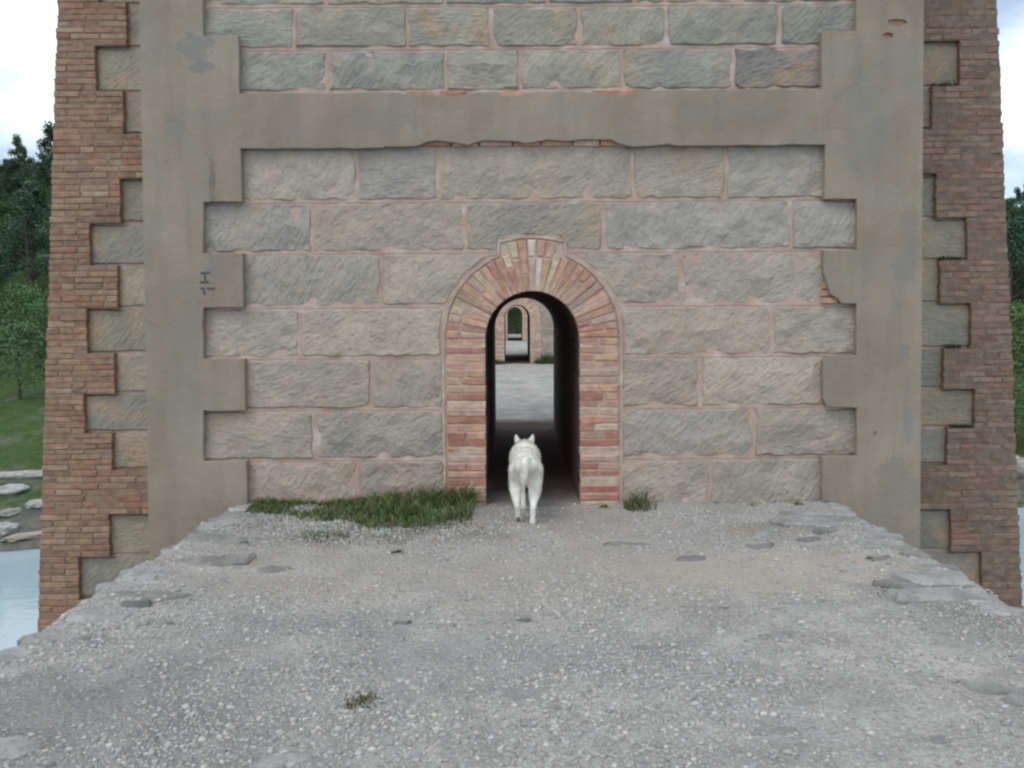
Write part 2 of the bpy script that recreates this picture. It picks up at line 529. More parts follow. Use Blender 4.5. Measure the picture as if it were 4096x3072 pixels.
def build_walkway():
    def sheet(name, y0, y1, n_y, n_x):
        V, F = [], []
        for j in range(n_y + 1):
            y = y0 + (y1 - y0) * j / n_y
            a, b = edge_l(y), edge_r(y)
            row = [(a + 0.03, y, -0.75), (a - 0.01, y, -0.2)]
            for i in range(n_x + 1):
                x = a + (b - a) * i / n_x
                row.append((x, y, ground_z(x, y)))
            row += [(b + 0.01, y, -0.2), (b - 0.03, y, -0.75)]
            V += row
        w = n_x + 5
        F = [(j * w + i, j * w + i + 1, (j + 1) * w + i + 1, (j + 1) * w + i) for j in range(n_y) for i in range(w - 1)]
        return mesh_np(name, V, F)
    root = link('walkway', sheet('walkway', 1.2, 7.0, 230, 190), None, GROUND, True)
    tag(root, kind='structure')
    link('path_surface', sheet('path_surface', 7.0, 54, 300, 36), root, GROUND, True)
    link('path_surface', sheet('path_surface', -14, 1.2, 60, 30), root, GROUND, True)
    # lower arches carrying the walkway
    def span(y0, y1):
        P = [(y0, -0.15), (y0, -4.5)]
        c, r = (y0 + y1) / 2, (y1 - y0) / 2
        for k in range(21):
            a = math.pi * (1 - k / 20)
            P.append((c + r * 0.97 * math.cos(a), -4.5 + 3.6 * math.sin(a)))
        P += [(y1, -4.5), (y1, -0.15)]
        n = len(P)
        V = [(-2.33, y, z) for y, z in P] + [(2.62, y, z) for y, z in P]
        F = [tuple(range(n)), tuple(reversed(range(n, 2 * n)))] + [(i, i + n, (i + 1) % n + n, (i + 1) % n) for i in range(n)]
        link('arch_barrel', mesh_py('arch_barrel', V, F), root, MORTAR)
    for a, b in ((-7.2, 6.6), (10.9, 24.7), (29.0, 42.7), (47.0, 58)):
        span(a, b)
    return root
WALK = build_walkway()

# ------------------------------------------------------------------ rough stones: any outline, its own relief
def stone_mesh(name, poly, depth=0.10, bulge=0.010, rough=0.010, inset=0.014, step=0.09, jag=0.008, seed=0):
    """poly: outline (u, v) counter-clockwise; returns vertices (u, v, w), w outward, and faces"""
    rn = random.Random(seed)
    pts = []
    n = len(poly)
    for i in range(n):
        a, b = Vector(poly[i]), Vector(poly[(i + 1) % n])
        k = max(1, int((b - a).length / step))
        for j in range(k):
            pts.append(a.lerp(b, j / k))
    c = sum(pts, Vector((0, 0))) / len(pts)
    m = len(pts)
    out, inn = [], []
    for i, p in enumerate(pts):
        t = (pts[(i + 1) % m] - pts[i - 1])
        nrm = Vector((-t.y, t.x))
        if nrm.length > 0:
            nrm.normalize()
        q = p + nrm * max(0, rn.gauss(0.002, jag))
        out.append(q)
        inn.append(q + nrm * (inset + abs(rn.gauss(0, jag))))
    xs = [p.x for p in pts]; ys = [p.y for p in pts]
    x0, x1, y0, y1 = min(xs), max(xs), min(ys), max(ys)
    def inside(p, L):
        r = False
        for i in range(len(L)):
            a, b = L[i], L[i - 1]
            if (a.y > p.y) != (b.y > p.y) and p.x < (b.x - a.x) * (p.y - a.y) / (b.y - a.y) + a.x:
                r = not r
        return r
    interior = []
    nx, ny = max(2, int((x1 - x0) / step)), max(2, int((y1 - y0) / step))
    for i in range(nx):
        for j in range(ny):
            p = Vector((x0 + (i + 0.5 + rn.uniform(-.3, .3)) / nx * (x1 - x0), y0 + (j + 0.5 + rn.uniform(-.3, .3)) / ny * (y1 - y0)))
            if inside(p, inn) and min((p - q).length for q in inn) > step * 0.35:
                interior.append(p)
    ring = list(range(m))
    co = inn + interior
    res = delaunay_2d_cdt(co, [(i, (i + 1) % m) for i in range(m)], [ring], 1, 1e-6)
    V2, F2 = res[0], res[2]
    s = rn.uniform(0, 100)
    V, F = [], []
    half = min(x1 - x0, y1 - y0) / 2
    for p in V2:
        e = min((p - q).length for q in inn)
        V.append((p.x, p.y, min(1, e / half) * bulge + rough * (noise.noise((p.x * 7 + s, p.y * 7, 0)) + 0.6 * noise.noise((p.x * 19 + s, p.y * 19, 3)))))
    F += [tuple(f) for f in F2]
    # map the inner ring to output vertices
    idx = []
    for q in inn:
        best = min(range(len(V2)), key=lambda k: (V2[k] - q).length_squared)
        idx.append(best)
    b1 = len(V)
    V += [(p.x, p.y, -0.020) for p in out]
    b2 = len(V)
    V += [(p.x, p.y, -depth) for p in out]
    for i in range(m):
        j = (i + 1) % m
        if idx[i] != idx[j]:
            F.append((idx[i], b1 + i, b1 + j, idx[j]))
        else:
            F.append((idx[i], b1 + i, b1 + j))
        F.append((b1 + i, b2 + i, b2 + j, b1 + j))
    F.append(tuple(b2 + i for i in reversed(range(m))))
    return V, F

def wall_xyz(V, dy=0.0):
    """(u, v, w) on a battered wall -> local coordinates of the pier"""
    return [(u, dy + TB * v - w, v) for u, v, w in V]

# ------------------------------------------------------------------ bricks
def brick_mesh(name, l, h, d, seed, wedge=None):
    """a hand-made brick: face centred on the origin, w outward = -y; wedge = widths at the inner and outer end (along u)"""
    rn = random.Random(seed)
    V = []
    for (iw, w) in ((0, -d), (1, -0.010), (2, 0.0)):
        for su, sv in ((-1, -1), (1, -1), (1, 1), (-1, 1)):
            hh = h if wedge is None else (wedge[0] if su < 0 else wedge[1])
            g = 0.006 if iw == 2 else 0.0
            j = 0.0028 if iw else 0.001
            V.append((su * (l / 2 - g) + rn.gauss(0, j), -(w + (rn.gauss(0, 0.0022) if iw == 2 else 0)), sv * (hh / 2 - g) + rn.gauss(0, j * 0.8)))
    F = [(0, 3, 2, 1), (8, 9, 10, 11)]
    for a in (0, 4):
        for i in range(4):
            k = (i + 1) % 4
            F.append((a + i, a + k, a + 4 + k, a + 4 + i))
    return V, F
_lib = {}
def lib_brick(l, h, d=0.09, wedge=None, nvar=4):
    key = (round(l, 2), round(h, 3), wedge)
    if key not in _lib:
        ms = []
        for k in range(nvar):
            V, F = brick_mesh('brick', l, h, d, hash(key) % 1000 + k if wedge is None else 11 + k, wedge)
            me = mesh_py('brick', V, F)
            me.materials.append(BRICK)
            ms.append(me)
        _lib[key] = ms
    return random.choice(_lib[key])

PAL_LOW = [((.46, .275, .20), 5), ((.42, .195, .14), 5), ((.44, .235, .17), 5), ((.46, .32, .25), 3), ((.36, .17, .125), 1), ((.55, .43, .31), 3)]
PAL_DOOR = [((.49, .305, .215), 5), ((.47, .28, .195), 5), ((.43, .225, .16), 3), ((.46, .325, .255), 3), ((.41, .25, .175), 2), ((.54, .42, .29), 2)]
PAL_LEFT = [((.315, .195, .125), 5), ((.30, .15, .10), 4), ((.335, .225, .15), 4), ((.255, .165, .118), 3), ((.38, .29, .205), 1)]
PAL_RIGHT = [((.24, .165, .12), 5), ((.23, .14, .10), 4), ((.265, .19, .142), 4), ((.26, .135, .097), 2)]
def pick(pal):
    c = random.choices([p for p, w in pal], [w for p, w in pal])[0]
    k = U(0.86, 1.14)
    return tuple(min(0.8, a * k * U(0.96, 1.04)) for a in c)

# ------------------------------------------------------------------ the pier with the passage
HALF, RI, RO, SPR = 3.08, 0.376, 0.690, 1.324
Z_C = [4.66, 4.264, 3.955, 3.62, 3.283]                     # courses above the band
Z_A = [2.847, 2.417, 2.013, 1.583, 1.175, 0.764, 0.360, -0.03]   # courses below the band
WZ = [4.90, 4.466, 4.063, 3.64, 3.235, 2.818, 2.40, 2.0, 1.593, 1.162, 0.777, 0.40, 0.046, -0.378, -0.787, -1.20, -1.62, -2.05]
def wing_out(z):
    return 4.672 - 0.0515 * z

PANEL = {   # joints along each course, x on the wall (metres, before shifting by CX)
    0: (Z_C[0], Z_C[1], [-2.43, -1.9, -1.05, -0.2, 0.62, 1.35, 2.1, 2.75]),
    1: (Z_C[1], Z_C[2], [-2.43, -1.454, -0.512, 0.302, 0.991, 1.841, 2.747]),
    2: (Z_C[2], Z_C[3], [-2.43, -1.704, -0.812, -0.152, 0.546, 1.243, 2.135, 2.748]),
    3: (Z_C[3], Z_C[4], [-2.149, -1.447, -0.507, 0.081, 0.89, 1.772, 2.47]),
    4: (Z_A[0], Z_A[1], [-2.15, -1.225, -0.58, 0.972, 1.71, 2.49]),
    5: (Z_A[1], Z_A[2], [-2.45, -1.584, -0.362, 0.739, 2.231, 2.80]),
    6: (Z_A[2], Z_A[3], [-2.14, -1.038, 0.16, 1.355, 2.49]),
    7: (Z_A[3], Z_A[4], [-2.45, -1.694, -0.531, 0.862, 2.081, 2.80]),
    8: (Z_A[4], Z_A[5], [-2.14, -1.124, -0.531, 0.861, 1.51, 2.49]),
    9: (Z_A[5], Z_A[6], [-2.45, -1.589, -0.53, 0.86, 1.937, 2.80]),
    10: (Z_A[6], Z_A[7], [-2.135, -1.236, -0.529, 0.862, 1.584, 2.485]),
}
def around_arch(poly, r=RO + 0.045):
    """cut a stone's outline back from the brick arch (and its keystone)"""
    out = []
    n = len(poly)
    for i in range(n):
        a, b = Vector(poly[i]), Vector(poly[(i + 1) % n])
        k = max(1, int((b - a).length / 0.02))
        out += [a.lerp(b, j / k) for j in range(k)]
    res = []
    for p in out:
        dx, dz = p.x, p.y - SPR
        if dz >= 0 and math.hypot(dx, dz) < r:
            q = Vector((dx, dz)).normalized() * r
            p = Vector((q.x, SPR + q.y))
        elif dz < 0 and abs(p.x) < r:
            p = Vector((math.copysign(r, p.x), p.y))
        if abs(p.x) < 0.275 and p.y < 2.135:
            p = Vector((p.x, 2.135))
        if not res or (p - res[-1]).length > 0.004:
            res.append(p)
    # thin out to about 5 cm
    thin = []
    for p in res:
        if not thin or (p - thin[-1]).length > 0.045:
            thin.append(p)
    if (thin[0] - thin[-1]).length < 0.03:
        thin.pop()
    return thin

STONE_COLS = [(.400, .346, .295), (.380, .338, .292), (.408, .348, .292), (.390, .335, .282), (.366, .333, .298), (.412, .356, .298)]
def stone_col(z):
    c = random.choice(STONE_COLS)
    k = U(0.90, 1.10) * 1.02
    if z > 3.2:                     # greener, darker stone in the upper courses
        c = (c[0] * 0.84, c[1] * 0.915, c[2] * 0.89)
    return (c[0] * k, c[1] * k, c[2] * k, random.choice((.1, .2, .3, .45, .6)))

def curve_plate(name, loops, thick, bev):
    """flat plate with holes from closed (u, v) loops -> list of verts (u, v, w) centred on w=0, faces"""
    cu = bpy.data.curves.new(name, 'CURVE')
    cu.dimensions = '2D'
    cu.fill_mode = 'BOTH'
    cu.extrude = max(0.0, thick / 2 - bev)
    cu.bevel_depth = bev
    cu.bevel_resolution = 1
    cu.offset = -bev
    for lp in loops:
        sp = cu.splines.new('POLY')
        sp.points.add(len(lp) - 1)
        for p, q in zip(sp.points, lp):
            p.co = (q[0], q[1], 0, 1)
        sp.use_cyclic_u = True
    o = bpy.data.objects.new(name, cu)
    COL.objects.link(o)
    dg = bpy.context.evaluated_depsgraph_get()
    me = bpy.data.meshes.new_from_object(o.evaluated_get(dg))
    V = [tuple(v.co) for v in me.vertices]
    F = [tuple(p.vertices) for p in me.polygons]
    bpy.data.objects.remove(o)
    bpy.data.curves.remove(cu)
    bpy.data.meshes.remove(me)
    return V, F

def plaster_loops():
    k = 0.991                      # the render stands 5 cm proud of the measured plane
    def m(x, z):
        return ((x) * k - CX, 1.55 + (z - 1.55) * k)
    top = 8.0
    zb0, zb1 = 3.28, 2.846
    # left inner edge from top to bottom, alternating tooth ends
    Lw, Ln = -2.145, -2.455
    li = [(-2.43, top), (-2.43, 3.73), (-2.152, 3.735), (-2.15, zb0 - .005)]
    # upper rim of the band, chipped in places
    rim = [(-0.9, 3.278), (-0.82, 3.262), (-0.62, 3.25), (-0.42, 3.245), (-0.3, 3.262), (-0.26, 3.275), (-0.1, 3.278), (-0.06, 3.25), (.06, 3.245), (.12, 3.27), (.55, 3.28), (.72, 3.255), (.80, 3.25), (.90, 3.243), (.97, 3.262), (1.02, 3.282)]
    ri = [(2.478, 3.283), (2.47, 3.735), (2.745, 3.735), (2.745, top)]
    outer_r = [(3.285, top), (3.27, -7)]
    # lower part, right side going up
    rl = [(2.79, -7), (2.79, -0.4), (2.49, -0.4), (2.487, .362), (2.765, .365), (2.762, .752), (2.52, .765), (2.492, .83), (2.49, 1.13), (2.53, 1.172), (2.757, 1.172), (2.757, 1.584), (2.64, 1.586), (2.60, 1.63), (2.55, 1.66), (2.525, 1.73), (2.497, 1.82), (2.493, 2.01), (2.756, 2.008), (2.754, 2.415), (2.497, 2.415), (2.502, 2.845)]
    rag = [(1.86, 2.846), (1.33, 2.842), (1.25, 2.857), (1.12, 2.843), (.955, 2.838), (.87, 2.86), (.80, 2.893), (.59, 2.898), (.44, 2.884), (.30, 2.898), (.12, 2.868), (.05, 2.886), (-.22, 2.894), (-.28, 2.876), (-.34, 2.858), (-.45, 2.878), (-.58, 2.897), (-.66, 2.886), (-.75, 2.852), (-.9, 2.848), (-1.0, 2.852), (-1.01, 2.84)]
    ll = [(-2.147, 2.842), (-2.142, 2.421), (-2.448, 2.421), (-2.455, 2.018), (-2.142, 2.016), (-2.14, 1.583), (-2.461, 1.583), (-2.468, 1.177), (-2.138, 1.175), (-2.138, .762), (-2.474, .762), (-2.478, .356), (-2.136, .356), (-2.134, -.4), (-2.47, -.41), (-2.47, -7)]
    outer_l = [(-2.925, -7), (-2.935, top)]
    P = li + rim + ri + outer_r + rl + rag + ll + outer_l
    def rough(P):
        out = []
        n = len(P)
        for i in range(n):
            a, b = Vector(P[i]), Vector(P[(i + 1) % n])
            q = max(1, int((b - a).length / 0.11)) if max(a.y, b.y) < 5.2 and min(a.y, b.y) > -2 else 1
            for j in range(q):
                p = a.lerp(b, j / q)
                if j:
                    p = p + Vector((random.gauss(0, .0025), random.gauss(0, .0025)))
                out.append(p)
        return out
    loops = [[m(p.x, p.y) for p in rough(P)]]
    # holes knocked in the render of the right strip, bricks showing
    for cx, cz, rx, rz in ((3.07, 3.80, .075, .028), (3.0, 3.70, .045, .022)):
        loops.append([m(cx + rx * math.cos(a) * U(.75, 1.15), cz + rz * math.sin(a) * U(.75, 1.15)) for a in np.linspace(0, 2 * math.pi, 11)[:-1]])
    return loops

def core_mesh(halfs, y_front, y_back, notch, name):
    """solid masonry with the passage left open; halfs = [(z, half width)], going up"""
    arch = [(-notch, -7.0), (-notch, SPR)]
    for k in range(1, 24):
        a = math.pi * (1 - k / 24)
        arch.append((notch * math.cos(a), SPR + notch * math.sin(a)))
    arch += [(notch, SPR), (notch, -7.0)]
    P = arch + [(h, z) for z, h in halfs] + [(-h, z) for z, h in reversed(halfs)]
    n = len(P)
    V = [(u, y_front + TB * z, z) for u, z in P] + [(u, y_back, z) for u, z in P]
    F = [tuple(range(n)), tuple(reversed(range(n, 2 * n)))]
    me_f, mi = list(F), [0, 0]
    for i in range(n):
        j = (i + 1) % n
        me_f.append((j, i, i + n, j + n))
        mi.append(1 if i < len(arch) - 1 else 0)
    me = mesh_py(name, V, me_f)
    bm = bmesh.new(); bm.from_mesh(me)
    bmesh.ops.recalc_face_normals(bm, faces=bm.faces)
    bm.to_mesh(me); bm.free()
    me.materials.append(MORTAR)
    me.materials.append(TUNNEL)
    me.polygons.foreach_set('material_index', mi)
    return me

class Join:
    """many small bricks as one mesh with a colour per brick"""
    def __init__(self):
        self.V, self.F, self.C = [], [], []
    def add(self, V, F, col):
        b = len(self.V)
        self.V += V
        self.F += [tuple(i + b for i in f) for f in F]
        self.C += [col] * len(V)
    def mesh(self, name, mat):
        me = mesh_py(name, self.V, self.F, self.C)
        me.materials.append(mat)
        return me

def place(V, loc, rot=0.0):
    c, s = math.cos(rot), math.sin(rot)
    return [(loc[0] + x * c - z * s, loc[1] + y, loc[2] + x * s + z * c) for x, y, z in V]

def door_bricks():
    """(mesh, centre u, v, w, rotation in the wall, colour) for the surround"""
    B = []
    nc, pitch = 22, 0.0622
    for side in (-1, 1):
        z = SPR - pitch / 2
        for k in range(nc):
            w = U(-0.004, 0.008)
            r = random.random()
            h = 0.0535
            cu = (RI + RO) / 2
            if r < 0.45:
                B.append((lib_brick(0.308, h), side * cu + U(-.003, .003), z, w, U(-.012, .012), pick(PAL_LOW if z < U(.6, 1.1) else PAL_DOOR)))
            else:
                f = 0.5 if r < 0.75 else random.choice((0.36, 0.62))
                l1 = 0.308 * f - 0.006
                l2 = 0.308 - l1 - 0.012
                B.append((lib_brick(l1, h), side * cu - 0.154 + l1 / 2, z, w, U(-.015, .015), pick(PAL_LOW if z < U(.6, 1.1) else PAL_DOOR)))
                B.append((lib_brick(l2, h), side * cu + 0.154 - l2 / 2, z, w + U(-.003, .003), U(-.015, .015), pick(PAL_LOW if z < U(.6, 1.1) else PAL_DOOR)))
            z -= pitch
    nv = 31
    for k in range(nv):
        a = math.pi * (k + 0.5) / nv
        key = abs(k - nv // 2) <= 2
        ro = 0.782 if key else RO - 0.003
        g = math.pi / nv
        def wd(r):
            return round(r * g - 0.010, 3)
        if random.random() < 0.45 and not key:
            segs = [(RI, ro)]
        else:
            f = random.choice((0.33, 0.5, 0.66))
            mid = RI + (ro - RI) * f
            segs = [(RI, mid - 0.005), (mid + 0.005, ro)]
        for r0, r1 in segs:
            rm = (r0 + r1) / 2
            col = pick(PAL_DOOR)
            if key and random.random() < .18:
                col = (.56, .50, .43)
            B.append((lib_brick(round(r1 - r0, 2), round(rm, 3), 0.09, (wd(r0), wd(r1)), 2), rm * math.cos(a), SPR + rm * math.sin(a), U(-.003, .010), a + U(-.01, .01), col))
    return B

def calm(pal, f=.35):
    n = sum(w for c, w in pal)
    m = [sum(c[i] * w for c, w in pal) / n for i in range(3)]
    return [(tuple(a + (b - a) * f for a, b in zip(c, m)), w) for c, w in pal]
PAL_LEFT, PAL_RIGHT = calm(PAL_LEFT), calm(PAL_RIGHT)
def wing_wide(t, side):
    """does the stone of course t run far out (True), stop short (False), or is the course all brick (None)"""
    if t in (4, 12) or (side > 0 and t in (0, 1)):
        return None
    return t % 2 == 0
def wing_bricks(side):
    """bricks of one wing: (l, h, u, v, w, colour)"""
    out = []
    pal = PAL_LEFT if side < 0 else PAL_RIGHT
    for t in range(len(WZ) - 1):
        z1, z0 = WZ[t], WZ[t + 1]
        n = 7
        p = (z1 - z0) / n
        zm = (z0 + z1) / 2
        inner0 = 2.95 if wing_wide(t, side) is None else wing_out(zm) - (0.39 if wing_wide(t, side) else 0.668)
        for k in range(n):
            z = z1 - p * (k + 0.5)
            outer = wing_out(z) + U(-.008, .008)
            inner = inner0 + U(-.004, .004)
            x = outer
            first = 0.27 if k % 2 == 0 else 0.13
            while x - inner > 0.02:
                l = min(first * U(0.93, 1.07), x - inner)
                if x - inner - l < 0.06:
                    l = x - inner
                first = 0.27 if random.random() < 0.8 else 0.135
                if not (side > 0 and t == 1 and k in (1,) and x - l < 3.98 and x > 3.74):
                    out.append((l - 0.008, p - 0.009, side * (x - l / 2), z, 0.052 + U(-.004, .005) - (0.004 if side > 0 else 0), pick(pal), x - l / 2 > 3.72))
                x -= l
    return out

PIERS = []
def build_pier():
    root = empty('viaduct_pier', (CX, D0, 0))
    tag(root, 'massive stone and brick viaduct pier with rendered frame, nearest one, towering over the white dog', 'pier')
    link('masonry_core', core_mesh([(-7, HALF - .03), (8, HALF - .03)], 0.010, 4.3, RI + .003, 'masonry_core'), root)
    dw = DW - D0
    wing = link('wing_core', core_mesh([(-7, wing_out(-7) - .03), (8, wing_out(8) - .03)], dw + 0.022, dw + 1.5, 1.2, 'wing_core'), root)
    stones_a = []
    # ashlar blocks of the panels
    for key, (z1, z0, xs) in PANEL.items():
        n = len(xs) - 1
        for i in range(n):
            a, b = xs[i] - CX, xs[i + 1] - CX
            if a > -0.72 and b < 0.72 and z1 < 1.9:
                continue
            g = 0.009
            a2 = a - 0.03 if i == 0 else a + g
            b2 = b + 0.03 if i == n - 1 else b - g
            lo, hi = z0 + g, z1 - g
            if key in (4,): hi = z1 + 0.03
            poly = []
            for (qx, qz), (ex, ez), first in (((a2, lo), (1, 1), 1), ((b2, lo), (-1, 1), 0), ((b2, hi), (-1, -1), 1), ((a2, hi), (1, -1), 0)):
                t1, t2 = (U(.02, .07), U(.01, .035)) if random.random() < .4 else (.008, .008)
                ca, cb = (qx, qz + ez * t2), (qx + ex * t1, qz)
                poly += [ca, cb] if first else [cb, ca]
            if key in (5, 6, 7) and a < 1.3 and b > -1.3:
                poly = [tuple(p) for p in around_arch(poly)]
            V, F = stone_mesh('stone_block', poly, 0.12, U(.008, .016), U(.012, .022), .008, .07, .0065, key * 31 + i)
            w = U(-.006, .006)
            me = mesh_py('stone_block', wall_xyz([(u, v, ww + w) for u, v, ww in V]), F)
            o = link('stone_block', me, root, STONE)
            o.color = stone_col(z0)
            if key == 2 and i == 2: o.color[3] = 1.0
            if key == 3 and i == n - 1: o.color = (.245, .225, .205, 1)
            if key >= 4: stones_a.append(o)
    # blocks in the wings
    for side in (-1, 1):
        for t in range(len(WZ) - 1):
            z1, z0 = WZ[t], WZ[t + 1]
            zm = (z0 + z1) / 2
            wide = wing_wide(t, side)
            if wide is None:
                continue
            w_in = 0.39 if wide else 0.668
            b = wing_out(zm) - w_in + 0.035
            a = 2.98
            g = .012
            poly = [(a, z0 + g), (b, z0 + g), (b, z1 - g), (a, z1 - g)]
            if side < 0:
                poly = [(-u, v) for u, v in reversed(poly)]
            V, F = stone_mesh('stone_block', poly, 0.12, .003, .006, .010, .10, .004, 900 + t + 40 * (side > 0))
            me = mesh_py('stone_block', wall_xyz(V, dw), F)
            o = link('stone_block', me, root, STONE)
            c = random.choice(((.335, .30, .235), (.31, .29, .24), (.36, .315, .235)))
            k = U(.9, 1.08) * (0.93 if side > 0 else 1.0)
            o.color = (c[0] * k, c[1] * k, c[2] * k, 1)
    # raised ribbon pointing along the joints
    J = Join()
    def ribbon(a, b, w=.0065, t=.010):
        a, b = Vector(a), Vector(b)
        k = max(1, int((b - a).length / 0.16))
        d = (b - a).normalized()
        nrm = Vector((-d.y, d.x))
        P = [a.lerp(b, i / k) + nrm * random.gauss(0, .0022) for i in range(k + 1)]
        V = []
        for p in P:
            for s, ww in ((-1, -.03), (-.8, t - .016), (.8, t - .016), (1, -.03)):
                q = p + nrm * s * w
                V.append((q.x, q.y, ww))
        F = [(i * 4 + j, i * 4 + j + 1, i * 4 + j + 5, i * 4 + j + 4) for i in range(k) for j in range(3)]
        J.add(wall_xyz(V), F, (0, 0, 0))
    for key, (z1, z0, xs) in PANEL.items():
        if key not in (3, 10):
            if 1.0 < z0 < 1.7 or z0 < 1.0:
                ribbon((xs[0] - CX, z0), (-.74, z0)); ribbon((.74, z0), (xs[-1] - CX, z0))
            else:
                if z0 < 2.1:
                    ribbon((xs[0] - CX, z0), (-.30, z0)); ribbon((.30, z0), (xs[-1] - CX, z0))
                else:
                    ribbon((xs[0] - CX, z0), (xs[-1] - CX, z0))
        for x in xs[1:-1]:
            u = x - CX
            if abs(u) > .75 or (z0 > 2.0 and z1 > 2.2):
                ribbon((u, z0 + (.12 if z0 == Z_A[2] and abs(u) < .6 else 0)), (u, z1))
    # pointing that follows the brick surround
    ring = [(-RO - .022, z) for z in np.linspace(-.04, SPR, 9)]
    a_k = math.asin(.275 / (RO + .022))
    for a in np.linspace(math.pi, math.pi / 2 + a_k, 14)[1:]:
        ring.append(((RO + .022) * math.cos(a), SPR + (RO + .022) * math.sin(a)))
    ring.append((-.262, SPR + .775))
    for a in np.linspace(math.pi / 2 + .29, math.pi / 2 - .29, 7):
        ring.append((.808 * math.cos(a), SPR + .808 * math.sin(a)))
    ring.append((.262, SPR + .775))
    for a in np.linspace(math.pi / 2 - a_k, 0, 14)[:-1]:
        ring.append(((RO + .022) * math.cos(a), SPR + (RO + .022) * math.sin(a)))
    ring += [(RO + .022, z) for z in np.linspace(SPR, -.04, 9)]
    for a, b in zip(ring[:-1], ring[1:]):
        ribbon(a, b, .011, .020)
    me = J.mesh('mortar_joint', MORTAR)
    joints = link('mortar_joint', me, root)
    # the smooth render: toothed strips and the band between
    V, F = curve_plate('plaster_frame', plaster_loops(), 0.075, 0.006)
    me = mesh_py('plaster_frame', wall_xyz([(u, v, w + 0.026) for u, v, w in V]), F)
    plaster = link('plaster_frame', me, root, PLASTER)
    # two small marks left in dark paint on the left strip
    def letter(strokes, w=.0085):
        J2 = Join()
        for a, b in strokes:
            a, b = Vector(a), Vector(b)
            d = (b - a).normalized(); nn = Vector((-d.y, d.x)) * w
            P = [a - nn, b - nn, b + nn, a + nn]
            Vv = wall_xyz([(p.x, p.y, .0665) for p in P] + [(p.x, p.y, .0625) for p in P])
            J2.add(Vv, [(0, 1, 2, 3), (0, 4, 5, 1), (1, 5, 6, 2), (2, 6, 7, 3), (3, 7, 4, 0)], (0, 0, 0))
        o = link('painted_letter', J2.mesh('painted_letter', PAINT), root)
        return o
    x = -2.44 * .9925 - CX
    letter([((x - .035, 1.855), (x + .04, 1.86)), ((x - .002, 1.845), (x + .003, 1.793)), ((x - .04, 1.783), (x + .03, 1.785))])
    letter([((x - .04, 1.735), (x - .005, 1.735)), ((x + .012, 1.736), (x + .075, 1.733)), ((x - .008, 1.727), (x - .006, 1.685))])
    # brick surround of the passage
    DB = door_bricks()
    n_single = 0
    def put(me, loc, rot, col):
        o = link('brick', me, root)
        o.location = loc
        o.rotation_euler = (-TB * 0, -rot, 0)
        o.color = (*col, 1)
        return o
    for me, u, v, w, rot, col in DB:
        put(me, (u, TB * v - w, v), rot, col); n_single += 1
    # bricks laid bare where the render has fallen from the band and the strip
    x = -1.0
    while x < 1.3:
        l = U(.2, .27)
        put(lib_brick(l, .052), (x + l / 2 - CX, TB * 2.88 - .026 + U(-.004, .004), 2.872 + U(-.004, .004)), U(-.02, .02), pick(PAL_DOOR[1:4])); n_single += 1
        x += l + .012
    for xx, zz in ((-.72, 3.252), (-.45, 3.25), (0, 3.247), (.76, 3.25), (.93, 3.248), (3.07 * .9925, 3.79), (3.0 * .9925, 3.69)):
        put(lib_brick(.2, .052), (xx - CX, TB * zz - .040, zz), U(-.02, .02), pick(PAL_DOOR[1:3])); n_single += 1
    for zz in (1.61, 1.67, 1.73):
        put(lib_brick(.13, .052), (2.535 - CX, TB * zz - .022, zz), 0, pick(PAL_DOOR[1:3])); n_single += 1
    # wings: the largest bricks one by one, the rest as one mass
    WB = wing_bricks(-1) + wing_bricks(1)
    vis = [b for b in WB if -1.35 < b[3] < 4.5]
    order = sorted(range(len(WB)), key=lambda i: -WB[i][0] * WB[i][1] if (-1.3 < WB[i][3] < 4.5 and WB[i][6]) else 0)
    single = set(order[:300 - n_single])
    J = Join()
    rn = random.Random(3)
    for i, (l, h, u, v, w, col, _) in enumerate(WB):
        loc = (u, dw + TB * v - w, v)
        if i in single:
            put(lib_brick(l, h, .12), loc, U(-.008, .008), col)
        else:
            Vb, Fb = brick_mesh('b', l, h, .12, i)
            J.add(place(Vb, loc, rn.uniform(-.008, .008)), Fb, col)
    BED, BR = Join(), Join()
    def bed(u0, u1, z0, z1, w0, w1):
        V = [(u0, z0, w1), (u1, z0, w1), (u1, z1, w1), (u0, z1, w1), (u0, z0, w0), (u1, z0, w0), (u1, z1, w0), (u0, z1, w0)]
        BED.add(V, [(0, 1, 2, 3), (0, 4, 5, 1), (1, 5, 6, 2), (2, 6, 7, 3), (3, 7, 4, 0)], (.235, .165, .12))
    rows = {}
    for l, h, u, v, w, col, _ in WB:
        k = (u > 0, round(v, 4))
        a, b = rows.get(k, (9, -9))
        rows[k] = (min(a, abs(u) - l / 2), max(b, abs(u) + l / 2), h)[:2]
        rows[k] = (min(a, abs(u) - l / 2), max(b, abs(u) + l / 2))
    hh = {(u > 0, round(v, 4)): h for l, h, u, v, w, col, _ in WB}
    for (pos, v), (a, b) in rows.items():
        p = hh[(pos, v)] / 2 + .0047
        a += .004; b -= .006
        bed(a if pos else -b, b if pos else -a, v - p, v + p, -.05, .046)
        if pos:
            BR.add(BED.V[-8:], [tuple(i - len(BED.V) + 8 for i in f) for f in BED.F[-5:]], (.18, .137, .107))
            del BED.V[-8:], BED.F[-5:], BED.C[-8:]
    for bb in (BED, BR):
        bb.V = wall_xyz(bb.V, dw)
        o = link('wing_mortar', bb.mesh('wing_mortar', BRICKS), root)
    BED = Join()
    B2 = Join()
    BED, B1 = B2, BED
    for s_ in (-1, 1):
        bed(*sorted((s_ * (RI + .004), s_ * (RO - .004))), -.07, SPR, -.05, -.006)
    B1.add(wall_xyz(B2.V), B2.F, (0, 0, 0))
    arc = Join()
    N = 36
